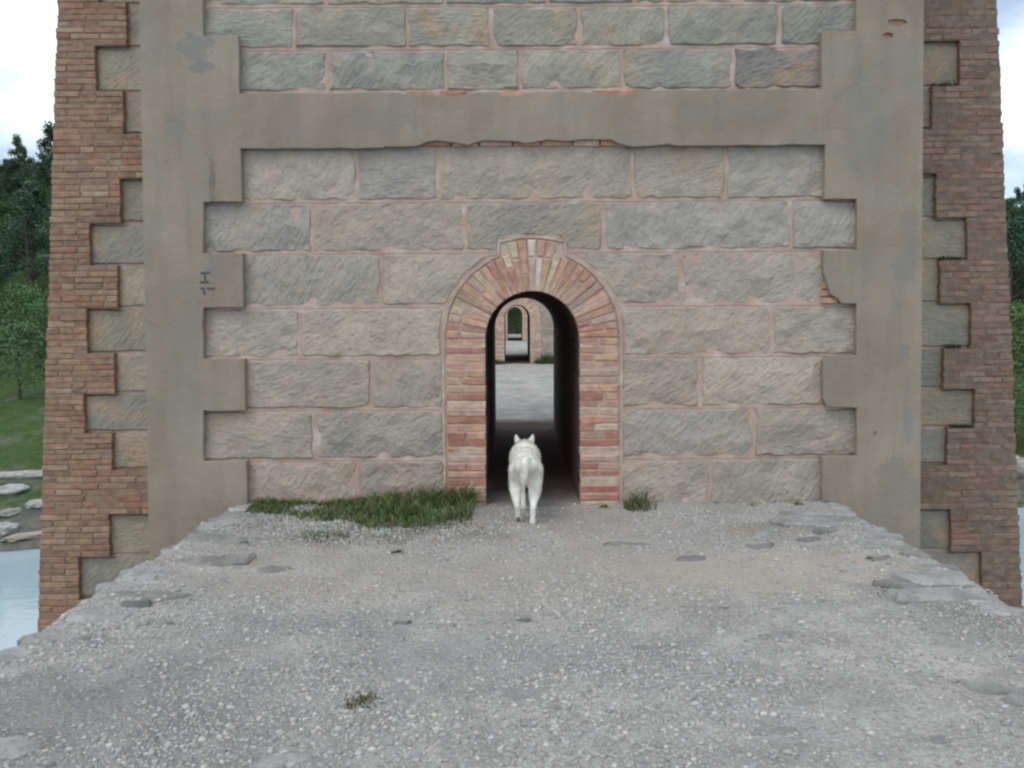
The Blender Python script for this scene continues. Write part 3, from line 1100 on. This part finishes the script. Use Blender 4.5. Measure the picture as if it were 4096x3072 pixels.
    for i in range(N):
        q = []
        for a in (math.pi * i / N, math.pi * (i + 1) / N):
            ro = .775 if abs(math.pi * (i + .5) / N - math.pi / 2) < .25 else RO - .006
            q.append([(r * math.cos(a), SPR + r * math.sin(a)) for r in (RI + .004, ro)])
        V = [(*q[0][0], -.006), (*q[0][1], -.006), (*q[1][1], -.006), (*q[1][0], -.006), (*q[0][0], -.05), (*q[0][1], -.05), (*q[1][1], -.05), (*q[1][0], -.05)]
        arc.add(wall_xyz(V), [(0, 1, 2, 3), (0, 3, 7, 4), (1, 5, 6, 2)], (0, 0, 0))
    B1.add(arc.V, arc.F, (0, 0, 0))
    link('arch_mortar', B1.mesh('arch_mortar', MORTAR), root)
    bw = link('brickwork', J.mesh('brickwork', BRICKS), root)
    tag(bw, kind='stuff')
    return root, stones_a, plaster, joints, DB, wing
ROOT, STONES_A, PLASTER_O, JOINTS, DOORB, WINGC = build_pier()

def build_far_pier(y, label, details):
    root = empty('viaduct_pier', (CX, y, 0))
    tag(root, label, 'pier', 'viaduct piers in line beyond the passage')
    link('masonry_core', bpy.data.meshes['masonry_core'], root)
    link('wing_core', bpy.data.meshes['wing_core'], root)
    for o in (STONES_A if details else []) + [PLASTER_O, JOINTS]:
        c = o.copy()
        COL.objects.link(c)
        c.parent = root
        if o.name.startswith('stone'): c.color = stone_col(1)
    J = Join()
    for me, u, v, w, rot, col in DOORB:
        Vb = [tuple(x.co) for x in me.vertices]
        Fb = [tuple(p.vertices) for p in me.polygons]
        J.add(place(Vb, (u, TB * v - w, v), rot), Fb, pick([((.60, .44, .34), 3), ((.57, .41, .31), 3), ((.53, .35, .26), 1)]))
    tag(link('brick_surround', J.mesh('brick_surround', BRICKS), root), kind='stuff')
    return root
build_far_pier(24.7, 'second pier along the walkway, its brick arch framed by the near passage', True)
build_far_pier(42.7, 'farthest pier, smallest brick arch seen through two passages with dark trees behind', True)

# ------------------------------------------------------------------ stones set in the walkway
def ground_stone(name, cx, cy, rx, ry, rot=0, h=0.02, col=(.42, .415, .39), seed=0, parent=WALK, square=0.6):
    rn = random.Random(seed)
    n = rn.randint(9, 13)
    P = []
    for k in range(n):
        a = 2 * math.pi * (k + rn.uniform(-.3, .3)) / n
        sq = 1 / max(abs(math.cos(a)), abs(math.sin(a)))
        r = (1 + (sq - 1) * square) * rn.uniform(.66, 1.08)
        x, y = rx * r * math.cos(a), ry * r * math.sin(a)
        P.append((x * math.cos(rot) - y * math.sin(rot), x * math.sin(rot) + y * math.cos(rot)))
    V, F = stone_mesh(name, P, h + .05, h * 0.2, .007 + h * .22, min(rx, ry) * .12, max(.035, min(rx, ry) * .35), .010, seed)
    z0 = ground_z(cx, cy) + h
    me = mesh_py(name, V, F)
    o = link(name, me, parent, FLAT)
    o.location = (cx, cy, z0)
    o.rotation_euler = (rn.uniform(-.04, .04), rn.uniform(-.04, .04), 0)
    o.color = (*col, 1)
    return o
random.seed(21)
PALE, GREYS, DARK = (.37, .365, .35), (.30, .29, .272), (.21, .205, .195)
def shade(c, a=.88, b=1.08):
    k = U(a, b)
    return tuple(x * k for x in c)
k = 0
y = 2.6
while y < 6.5:
    for side in (-1, 1):
        e = edge_l(y) if side < 0 else edge_r(y)
        big = random.random() < (.55 if side < 0 else .4)
        w = U(.20, .40) if big else U(.09, .2)
        d = U(.07, .12) if big else U(.05, .08)
        k += 1
        ground_stone('edge_stone', e - side * (w * U(1.0, 1.2) + .015), y + U(-.05, .05), w, d * U(1.1, 1.5), U(-.15, .15), U(.002, .012) + (.010 if side > 0 else 0), shade(random.choice((PALE, PALE, GREYS))), 100 + k)
        if random.random() < .75:
            k += 1
            q = U(.05, .13)
            ground_stone('edge_stone', e - side * U(.12, .75), y + U(.05, .2), q * 1.3, q * .7, U(-.6, .6), U(.006, .03), shade(random.choice((GREYS, GREYS, DARK, PALE))), 100 + k, square=.3)
    y += U(.17, .27)
for x, y, rx, ry, col, h in ((-.42, 3.31, .17, .10, PALE, .004), (.02, 3.27, .11, .07, PALE, .004), (-.81, 2.78, .15, .07, PALE, .005), (2.02, 3.25, .26, .06, GREYS, .008), (1.12, 5.1, .13, .08, DARK, .010), (1.62, 5.35, .13, .08, GREYS, .010),
                             (.75, 5.45, .16, .06, GREYS, .006), (1.0, 4.25, .17, .05, GREYS, .006), (1.55, 4.32, .17, .06, PALE, .006), (1.25, 3.85, .12, .07, GREYS, .006), (-.55, 4.05, .06, .03, DARK, .012), (.05, 4.1, .05, .03, DARK, .012),
                             (.62, 3.72, .1, .05, GREYS, .008), (-1.45, 4.95, .12, .07, GREYS, .008), (.95, 2.95, .12, .05, GREYS, .003), (1.5, 2.9, .1, .05, GREYS, .003), (-1.85, 5.6, .14, .08, PALE, .010), (2.0, 5.5, .12, .07, DARK, .016), (1.75, 5.65, .1, .06, PALE, .014), (.35, 2.9, .07, .04, GREYS, .008)):
    k += 1
    ground_stone('flat_stone', x, y, rx, ry, U(-.3, .3), h, shade(col), 100 + k, square=.3)

# chippings lying on and set in the lime surface
def build_pebbles(n=90000):
    t = (1 + 5 ** .5) / 2
    iv = np.array([(-1, t, 0), (1, t, 0), (-1, -t, 0), (1, -t, 0), (0, -1, t), (0, 1, t), (0, -1, -t), (0, 1, -t), (t, 0, -1), (t, 0, 1), (-t, 0, -1), (-t, 0, 1)], np.float32)
    iv /= np.linalg.norm(iv[0])
    fc = np.array([(0, 11, 5), (0, 5, 1), (0, 1, 7), (0, 7, 10), (0, 10, 11), (1, 5, 9), (5, 11, 4), (11, 10, 2), (10, 7, 6), (7, 1, 8), (3, 9, 4), (3, 4, 2), (3, 2, 6), (3, 6, 8), (3, 8, 9), (4, 9, 5), (2, 4, 11), (6, 2, 10), (8, 6, 7), (9, 8, 1)], np.int32)
    y = 1.7 + (6.62 - 1.7) * rng.random(n * 2) ** 1.15
    x = -2.4 + 5.1 * rng.random(n * 2)
    dens = np.array([noise.noise((a * 1.1, b * 1.1, 4.0)) + .5 * noise.noise((a * 3.3, b * 3.3, 8.0)) for a, b in zip(x, y)])
    keep = rng.random(n * 2) < np.clip(0.55 + dens * 0.95, 0.06, 1)
    keep &= ~((np.abs((x - 1.5) / 1.0) ** 2 + np.abs((y - 4.9) / .38) ** 2 < 1) & (rng.random(n * 2) < .75))
    keep &= np.array([edge_l(b) + .06 < a < edge_r(b) - .06 for a, b in zip(x, y)])
    x, y = x[keep][:n], y[keep][:n]
    n = len(x)
    z = np.array([ground_z(a, b) for a, b in zip(x, y)])
    s = 0.0026 + 0.0034 * rng.random(n) + 0.011 * rng.random(n) ** 14
    ax = np.stack([s * rng.uniform(.9, 1.6, n), s * rng.uniform(.8, 1.2, n), s * rng.uniform(.45, .85, n)], 1)
    ang = rng.random(n) * 6.283
    V = iv[None] * ax[:, None, :] * rng.uniform(.78, 1.2, (n, 12, 1))
    c, sn = np.cos(ang)[:, None], np.sin(ang)[:, None]
    X = V[..., 0] * c - V[..., 1] * sn + x[:, None]
    Y = V[..., 0] * sn + V[..., 1] * c + y[:, None]
    Z = V[..., 2] + (z + s * .12)[:, None]
    verts = np.stack([X, Y, Z], -1).reshape(-1, 3)
    faces = (fc[None] + (np.arange(n) * 12)[:, None, None]).reshape(-1, 3)
    pal = np.array([(.31, .312, .308), (.36, .36, .352), (.385, .382, .37), (.265, .265, .262), (.40, .398, .385), (.40, .37, .33), (.34, .355, .365), (.40, .29, .235)])
    ci = rng.choice(len(pal), n, p=[.24, .23, .14, .18, .04, .08, .083, .007])
    cols = np.repeat(pal[ci] * np.array((1.15, 1.12, 1.07)) * rng.uniform(.84, 1.12, (n, 1)), 12, axis=0)
    o = link('gravel', mesh_np('gravel', verts, faces, cols), None, PEBBLE)
    tag(o, 'loose grey and buff stone chippings scattered over the walkway', 'gravel', kind='stuff')
build_pebbles()

# ------------------------------------------------------------------ grass and weeds
def blades(n, pos, hgt, width=.005, lean=.55, pal=((.045, .085, .02), (.06, .11, .028), (.035, .06, .018), (.13, .12, .045))):
    V, F, C = [], [], []
    for _ in range(n):
        p = pos()
        if p is None:
            continue
        x, y = p
        z = ground_z(x, y) - .005
        h = hgt(x, y) * U(.55, 1.15)
        a = U(0, 6.283); b = U(0, 6.283)
        l = h * lean * U(.3, 1.3)
        dx, dy = math.cos(a) * l, math.sin(a) * l
        wx, wy = math.cos(b) * width, math.sin(b) * width
        k = len(V)
        V += [(x - wx, y - wy, z), (x + wx, y + wy, z), (x + dx * .35 + wx * .8, y + dy * .35 + wy * .8, z + h * .6), (x + dx * .35 - wx * .8, y + dy * .35 - wy * .8, z + h * .6), (x + dx, y + dy, z + h * U(.8, 1))]
        F += [(k, k + 1, k + 2), (k, k + 2, k + 3), (k + 3, k + 2, k + 4)]
        c = random.choice(pal); q = U(.75, 1.3)
        C += [(c[0] * q * .8, c[1] * q * .8, c[2] * q * .8)] * 2 + [(c[0] * q, c[1] * q, c[2] * q)] * 3
    return mesh_np('grass', V, F, C)

def grass_pos():
    x = U(-2.05, -.30)
    f = (x + 2.05) / 1.75
    y = 6.60 - abs(random.gauss(0, .26 + .22 * math.sin(f * 3.0)))
    if y < 5.45: return None
    d = noise.noise((x * 2.3, y * 3.1, 5.5))
    if d < -.26 + .40 * (6.5 - y) and random.random() < .88: return None
    if x > -1.2 and random.random() < .25: return None
    return x, y
def grass_h(x, y):
    near = max(0.12, 1 - (6.6 - y) / .75)
    b = .05 + .13 * U(.6, 1.3) * max(0, min(1, (x + 1.5) / .9))
    return b * (.45 + .75 * near)
g = link('grass', blades(8500, grass_pos, grass_h, .0042, .8, ((.075, .15, .034), (.10, .18, .045), (.05, .085, .025), (.12, .15, .05), (.21, .18, .09), (.17, .15, .08), (.08, .13, .035))), None, GRASS)
tag(g, 'low dark green grass growing along the wall base left of the passage', 'grass', kind='stuff')

def tuft(cx, cy, r, h, n, pal=None, flat=1.0):
    def pos():
        a = U(0, 6.283); q = r * random.random() ** .6
        return cx + q * math.cos(a), cy + q * flat * math.sin(a)
    kw = {'pal': pal} if pal else {}
    def hh(x, y):
        return h * max(.25, 1 - math.hypot(x - cx, (y - cy) / flat) / r * .75)
    return blades(n, pos, hh, .0042, .7, **kw)
DRY = ((.14, .15, .06), (.10, .13, .04), (.22, .19, .10), (.08, .11, .035))
for (cx, cy, r, h, n, pal, label) in (
        (1.0, 6.46, .14, .26, 150, DRY, 'thin dry green weed at the foot of the right brick jamb'),
        (-.61, 3.21, .10, .035, 260, ((.11, .10, .045), (.09, .11, .04)), 'small yellowish tuft low in the gravel beside a pale flat stone'),
        (-.74, 5.28, .06, .035, 90, None, 'tiny green sprig alone in the gravel below the grass strip'),
        ):
    me = tuft(cx, cy, r, h, n, pal)
    o = link('weed', me, None, GRASS)
    tag(o, label, 'weed')
moss = link('moss', tuft(2.06, 4.45, .22, .02, 260, ((.10, .13, .05), (.07, .10, .03))), None, GRASS)
tag(moss, 'sparse mossy sprigs near the right walkway edge stones', 'moss', kind='stuff')
stray = [tuft(cx, 6.50, .045, h, 48, DRY) for cx, h in ((.72, .05), (1.9, .04), (2.25, .06), (-2.0, .07))]
for me, lb in zip(stray, ('sprig in the gravel against the right brick jamb of the passage', 'sprig at the wall base under the lowest right stone block', 'sprig in the corner below the right rendered tooth', 'sprig at the left end of the grass strip by the render')):
    tag(link('sprig', me, None, GRASS), lb, 'sprig')
def far_tuft(cx, cy, h, label):
    o = link('weed', tuft(cx, cy, .38, h, 700, ((.04, .08, .025), (.055, .10, .035))), None, GRASS)
    tag(o, label, 'weed')
far_tuft(1.02, 24.3, .5, 'green weed at the right foot of the second pier, seen through the passage')
far_tuft(-.42, 24.35, .22, 'low green weed at the left foot of the second pier, seen through the passage')

def ledge_moss():
    V, F, C = [], [], []
    dw = DW - D0
    for t in (2, 6, 8, 10):
        z = WZ[t + 1] - .004
        x0, x1 = wing_out(z) - .65, wing_out(z) - .42
        for _ in range(260):
            x, d, h = U(x0, x1), U(.005, .05), U(.01, .05)
            if noise.noise((x * 9, z, 3)) < -.15: continue
            y = dw + TB * z - d
            w = U(.003, .007); b = len(V)
            V += [(x - w, y, z), (x + w, y, z), (x + U(-.02, .02), y - U(0, .02), z + h)]
            F.append((b, b + 1, b + 2))
            c = random.choice(((.03, .06, .02), (.045, .075, .025), (.025, .045, .018)))
            C += [c] * 3
    o = link('moss', mesh_np('moss', V, F, C), None, GRASS)
    o.location = (CX, D0, 0)
    tag(o, 'dark green moss on the brick ledges of the right wing', 'moss', kind='stuff')
ledge_moss()

# ------------------------------------------------------------------ the white dog, walking away into the passage
def build_dog(loc):
    bm = bmesh.new()
    def ball(c, r, sc=(1, 1, 1)):
        m = Matrix.Translation(c) @ Matrix.Diagonal((*sc, 1))
        bmesh.ops.create_icosphere(bm, subdivisions=3, radius=r, matrix=m)
    def limb(pts):
        for (p, r), (q, s) in zip(pts[:-1], pts[1:]):
            p, q = Vector(p), Vector(q)
            k = max(2, int((q - p).length / (min(r, s) * .45)))
            for i in range(k + 1):
                f = i / k
                m = Matrix.Translation(p.lerp(q, f))
                bmesh.ops.create_icosphere(bm, subdivisions=2, radius=r + (s - r) * f, matrix=m)
    # trunk: broad hips, tucked loin, deep chest
    ball((0, -.20, .415), .104, (1.02, 1.15, 1.02))
    ball((0, -.30, .43), .075, (1.2, .8, .95))
    ball((0, -.02, .415), .105, (1.05, 1.5, .95))
    ball((0, .18, .395), .12, (1.02, 1.35, 1.14))
    ball((0, .30, .41), .10, (1.05, 1.0, 1.15))
    limb([((0, .28, .435), .094), ((0, .38, .432), .086), ((0, .49, .412), .070)])
    ball((0, .50, .410), .072, (1.08, 1.05, .92))
    ball((0.052, .47, .385), .040); ball((-.052, .47, .385), .040)
    limb([((0, .55, .39), .042), ((0, .63, .365), .027)])
    for s in (-1, 1):
        # upright pointed ears
        limb([((s * .046, .475, .452), .031), ((s * .057, .468, .490), .026), ((s * .066, .462, .522), .016), ((s * .071, .460, .546), .007)])
    # hind legs: thigh, stifle, hock, pastern, paw
    limb([((-.054, -.22, .39), .074), ((-.064, -.19, .31), .064), ((-.074, -.20, .25), .050), ((-.070, -.285, .165), .029), ((-.064, -.30, .135), .022), ((-.060, -.275, .06), .019), ((-.060, -.262, .038), .025)])
    limb([((.054, -.22, .39), .074), ((.060, -.21, .31), .064), ((.066, -.23, .25), .050), ((.052, -.335, .165), .029), ((.048, -.35, .135), .022), ((.046, -.345, .05), .019), ((.046, -.335, .022), .024), ((.046, -.295, .018), .022)])
    # forelegs
    limb([((-.062, .26, .37), .060), ((-.058, .22, .28), .044), ((-.030, .17, .20), .029), ((-.020, .12, .12), .022), ((-.016, .10, .05), .019), ((-.016, .12, .02), .024), ((-.016, .15, .017), .021)])
    limb([((.062, .26, .37), .060), ((.064, .23, .28), .044), ((.068, .26, .18), .029), ((.068, .29, .10), .021), ((.068, .30, .04), .019), ((.068, .32, .02), .024), ((.068, .345, .017), .021)])
    # tail hanging, a little to the left
    limb([((-.004, -.345, .475), .032), ((-.010, -.385, .430), .034), ((-.018, -.395, .37), .030), ((-.022, -.392, .33), .020), ((-.022, -.388, .308), .010)])
    me = bpy.data.meshes.new('dog')
    bm.to_mesh(me); bm.free()
    o = bpy.data.objects.new('dog', me)
    COL.objects.link(o)
    md = o.modifiers.new('skin', 'REMESH'); md.mode = 'VOXEL'; md.voxel_size = .008
    sm = o.modifiers.new('smooth', 'SMOOTH'); sm.factor = .5; sm.iterations = 11
    dg = bpy.context.evaluated_depsgraph_get()
    body = bpy.data.meshes.new_from_object(o.evaluated_get(dg))
    o.modifiers.clear()
    o.data = body
    bpy.data.meshes.remove(me)
    body.name = 'dog'
    body.materials.clear(); body.materials.append(FUR)
    body.polygons.foreach_set('use_smooth', [True] * len(body.polygons))
    o.location = loc
    tag(o, 'white dog with upright ears walking away into the brick passage', 'dog')
    # coat: short locks lying back and down along the body
    n = len(body.polygons)
    cen = np.empty(n * 3, np.float32); body.polygons.foreach_get('center', cen); cen = cen.reshape(-1, 3)
    nor = np.empty(n * 3, np.float32); body.polygons.foreach_get('normal', nor); nor = nor.reshape(-1, 3)
    pickf = rng.choice(n, 26000)
    c, nn = cen[pickf], nor[pickf]
    c = c + rng.normal(0, .003, c.shape)
    flow = np.tile(np.array([0, -.55, -.85], np.float32), (len(c), 1))
    flow[c[:, 1] > .4] = (0, -.9, -.3)
    flow += rng.normal(0, .28, flow.shape)
    flow -= nn * np.sum(flow * nn, 1)[:, None]
    flow /= np.linalg.norm(flow, axis=1)[:, None] + 1e-6
    ln = np.where(c[:, 2] < .2, .010, np.where(c[:, 1] > .44, .011, .023)) * rng.uniform(.6, 1.3, len(c))
    ln = np.where((c[:, 1] < -.355) & (c[:, 2] > .3), .034, ln)
    tip = c + flow * ln[:, None] + nn * (ln * .30)[:, None]
    side = np.cross(flow, nn) * .0016
    V = np.stack([c - side, c + side, tip], 1).reshape(-1, 3)
    F = np.arange(len(V)).reshape(-1, 3)
    sh = rng.uniform(.70, .93, len(c))
    cols = np.repeat(np.stack([sh, sh * .97, sh * .875], 1), 3, axis=0)
    fur = link('fur', mesh_np('fur', V, F, cols), o, mat_tint('coat_hair', .85, True))
    # eyes, nose and the dark pads under the lifted left hind paw
    dark = mat_plain('dark_skin', (.03, .026, .025), .45, .4)
    def bead(name, c, r, sc=(1, 1, 1)):
        b = bmesh.new()
        bmesh.ops.create_icosphere(b, subdivisions=2, radius=r, matrix=Matrix.Translation(c) @ Matrix.Diagonal((*sc, 1)))
        m2 = bpy.data.meshes.new(name); b.to_mesh(m2); b.free()
        return link(name, m2, o, dark, True)
    bead('nose', (0, .658, .372), .012, (1.1, .8, .8))
    bead('eye', (-.033, .562, .418), .0085); bead('eye', (.033, .562, .418), .0085)
    pad = bead('paw_pad', (-.060, -.286, .036), .016, (1.0, .45, 1.25))
    pad.data.materials.clear(); pad.data.materials.append(mat_plain('paw_pad_skin', (.16, .115, .09), .8))
    return o
build_dog((.098, 6.27, ground_z(.1, 6.2) + .0))

# ------------------------------------------------------------------ trees, shrubs and rocks on the banks
def tree_meshes(seed, h, w, conifer, n=5200):
    rn = random.Random(seed)
    # trunk with limbs
    V, F = [], []
    def tube(p, q, r, s, k=6):
        p, q = Vector(p), Vector(q)
        d = (q - p).normalized()
        u = d.orthogonal().normalized(); v = d.cross(u)
        b = len(V)
        for c, rr in ((p, r), (q, s)):
            for i in range(k):
                a = 2 * math.pi * i / k
                V.append(tuple(c + u * rr * math.cos(a) + v * rr * math.sin(a)))
        F.extend((b + i, b + (i + 1) % k, b + k + (i + 1) % k, b + k + i) for i in range(k))
    bend = rn.uniform(-.3, .3)
    tube((0, 0, -.4), (bend * .4, 0, h * .45), h * .024, h * .016)
    tube((bend * .4, 0, h * .45), (bend, 0, h * .92), h * .016, h * .004)
    clumps = []
    m = 34
    for i in range(m):
        f = rn.random() ** .9
        z = h * (.22 + .76 * f) if conifer else h * (.30 + .66 * f)
        if conifer:
            rad = w * (1 - f) ** .75 * rn.uniform(.55, 1.0) + .12
        else:
            rad = w * math.sin(math.pi * (.18 + .78 * f)) * rn.uniform(.35, 1.0)
        a = rn.uniform(0, 6.283)
        c = (rad * math.cos(a) * .85 + bend * f, rad * math.sin(a) * .85, z)
        clumps.append((c, w * rn.uniform(.22, .38) * (1.15 - .5 * f)))
        if i % 3 == 0:
            tube((bend * f * .8, 0, z - .12 * h), c, h * .008, h * .003, 4)
    tm = mesh_py('trunk', V, F)
    LV, LC = [], []
    per = n // m
    for (c, r) in clumps:
        tone = rn.uniform(.75, 1.3)
        for _ in range(per):
            d = Vector((rn.gauss(0, 1), rn.gauss(0, 1), rn.gauss(0, .7)))
            d = d.normalized() * r * rn.random() ** .45
            p = Vector(c) + d
            s = rn.uniform(.06, .135) * (h / 9) ** .5
            u = Vector((rn.gauss(0, 1), rn.gauss(0, 1), rn.gauss(0, .6))).normalized() * s
            v = u.orthogonal().normalized() * s * .6
            v.rotate(Matrix.Rotation(rn.uniform(0, 6.28), 3, u.normalized()))
            LV += [p - u, p + v, p + u, p - v]
            q = tone * rn.uniform(.8, 1.2)
            if conifer:
                col = (.045 * q, .082 * q, .042 * q)
            else:
                col = (.068 * q, .112 * q, .042 * q)
            LC += [col] * 4
    nf = len(LV) // 4
    cm = mesh_np('crown', [tuple(v) for v in LV], np.arange(nf * 4).reshape(-1, 4), LC)
    tm.materials.append(BARK); cm.materials.append(LEAF)
    return tm, cm
KINDS = [('pine_tree', tree_meshes(1, 9, 2.6, True)), ('pine_tree', tree_meshes(2, 11, 2.5, True)), ('pine_tree', tree_meshes(3, 8, 2.9, True)),
         ('leafy_tree', tree_meshes(4, 7, 2.7, False)), ('leafy_tree', tree_meshes(5, 5.5, 2.4, False)), ('bush', tree_meshes(6, 3.0, 1.9, False, 3600))]
def tree(kind, x, y, sc, label, cat, group=None, dz=0.0):
    name, (tm, cm) = KINDS[kind]
    r = empty(name, (x, y, hill(x, y) - .1 + dz), U(0, 6.28))
    r.scale = (sc, sc, sc * U(.9, 1.12))
    t = link('trunk', tm, r); t.color = (.09, .07, .055, 1)
    q = U(.85, 1.5)
    link('crown', cm, r).color = (q * U(.85, 1.15), q, q * U(.85, 1.25), 1)
    tag(r, label, cat, group)
    return r
random.seed(5)
def forest(n, xr, yr, kinds, label, group, mind=2.0):
    pts = []
    tries = 0
    while len(pts) < n and tries < 6000:
        tries += 1
        y = U(*yr)
        x = U(*xr(y))
        if any((x - a) ** 2 + (y - b) ** 2 < (mind * (.6 + y / 75)) ** 2 for a, b in pts):
            continue
        pts.append((x, y))
        kd = random.choice(kinds)
        nm = {'pine_tree': 'pine', 'leafy_tree': 'leafy tree', 'bush': 'bush'}[KINDS[kd][0]]
        tree(kd, x, y, U(.75, 1.2) if kd != 5 else U(.35, .8), label.format(nm), 'bush' if kd == 5 else 'tree', group)
forest(125, lambda y: (-.70 * y, -.515 * y), (72, 205), (0, 1, 2, 0, 1, 3), 'dark green {} in the wood on the hillside left of the pier', 'trees on the hillside left of the pier')
forest(75, lambda y: (.535 * y, .70 * y), (58, 165), (0, 1, 2, 3), 'dark green {} in the wood on the far bank right of the pier', 'trees on the bank right of the pier')
forest(24, lambda y: (-6, 8), (58, 85), (0, 2, 3, 4), 'dark green {} on the slope beyond the last pier', 'trees beyond the last pier')
for i, (kd, x, y, q, lb, ct) in enumerate(((5, -.9, 54.5, .95, 'dark bush closing the view at the end of the passages, left side', 'bush'), (5, 1.3, 55.5, 1.1, 'dark bush closing the view at the end of the passages, right side', 'bush'), (0, .3, 58, .8, 'pine standing straight ahead at the end of the passages', 'tree'))):
    rr = tree(kd, x, y, q, lb, ct)
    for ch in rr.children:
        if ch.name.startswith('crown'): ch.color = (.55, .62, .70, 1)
tree(5, -24.0, 40.6, 1.25, 'rounded dark olive bush above the grassy bank at the left of the pier', 'bush')
tree(5, -26.5, 47.0, 1.1, 'lighter bush higher on the left bank behind the olive bush', 'bush')
for i, (x, y, s) in enumerate(((-27.5, 43.5, 1.0), (-21.5, 45, .9), (-29, 50, 1.2), (-31.5, 54, 1.3), (-25, 51.5, 1.0))):
    tree(5, x, y, s, 'green bush at the foot of the hillside wood left of the pier', 'bush', 'bushes below the hillside wood')
for i, (x, y, s) in enumerate(((24.5, 38.5, 1.2), (26.5, 42, 1.4), (22.5, 37, .8), (28.5, 45, 1.4), (25.8, 37.5, 1.1), (30, 49, 1.5))):
    tree(5, x, y, s, 'dark green bush along the water right of the pier', 'bush', 'bushes along the right shore')

forest(45, lambda y: (-.68 * y, -.53 * y), (50, 80), (5,), 'low green bush on the open slope below the left hillside wood', 'bushes on the open slope left of the pier', 1.2)
def rock(x, y, rx, ry, rz, col, label, rot=0, cat='rock', name='rock', seed=1, sink=.25):
    bm = bmesh.new()
    bmesh.ops.create_icosphere(bm, subdivisions=3, radius=1)
    for v in bm.verts:
        p = v.co * 1.6
        v.co *= 1 + .30 * noise.noise((p.x + seed * 7.1, p.y, p.z)) + .12 * noise.noise((p.x * 3 + seed, p.y * 3, p.z * 3))
        v.co = Vector((round(v.co.x * 5) / 5 * .35 + v.co.x * .65, v.co.y, round(v.co.z * 3) / 3 * .45 + v.co.z * .55))
        v.co = Vector((v.co.x * rx, v.co.y * ry, v.co.z * rz))
    me = bpy.data.meshes.new(name); bm.to_mesh(me); bm.free()
    o = link(name, me, None, ROCK)
    o.location = (x, y, hill(x, y) + rz * (1 - 2 * sink) * .5)
    o.rotation_euler = (0, 0, rot)
    o.color = (*col, 1)
    tag(o, label, cat)
    return o
#ROCKS
rock(-18.9, 31.2, 1.25, .28, .16, (.40, .39, .36), 'long pale weathered log lying across the grassy left bank', .25, 'log', 'driftwood', 3)
rock(-18.2, 30.0, .55, .4, .22, (.40, .41, .40), 'pale grey rock on the grass just below the long log', .2, seed=4)
rock(-16.6, 28.9, .5, .3, .16, (.36, .36, .34), 'flat grey rock in the scree close to the pier edge', .1, seed=5)
rock(-15.9, 26.9, .75, .22, .13, (.40, .35, .28), 'slanting buff slab lying at the left water edge', .55, cat='slab', name='shore_slab', seed=6)
rock(-16.9, 27.2, .45, .35, .25, (.42, .42, .41), 'light boulder at the left water line by the slanting slab', .4, seed=7)
rock(-17.3, 28.3, .4, .3, .14, (.30, .29, .26), 'low brown rock half sunk in the left shore', .9, seed=8)
rock(20.6, 34.5, 1.3, .7, .6, (.36, .33, .29), 'buff boulder on the far bank right of the pier', .3, seed=9)
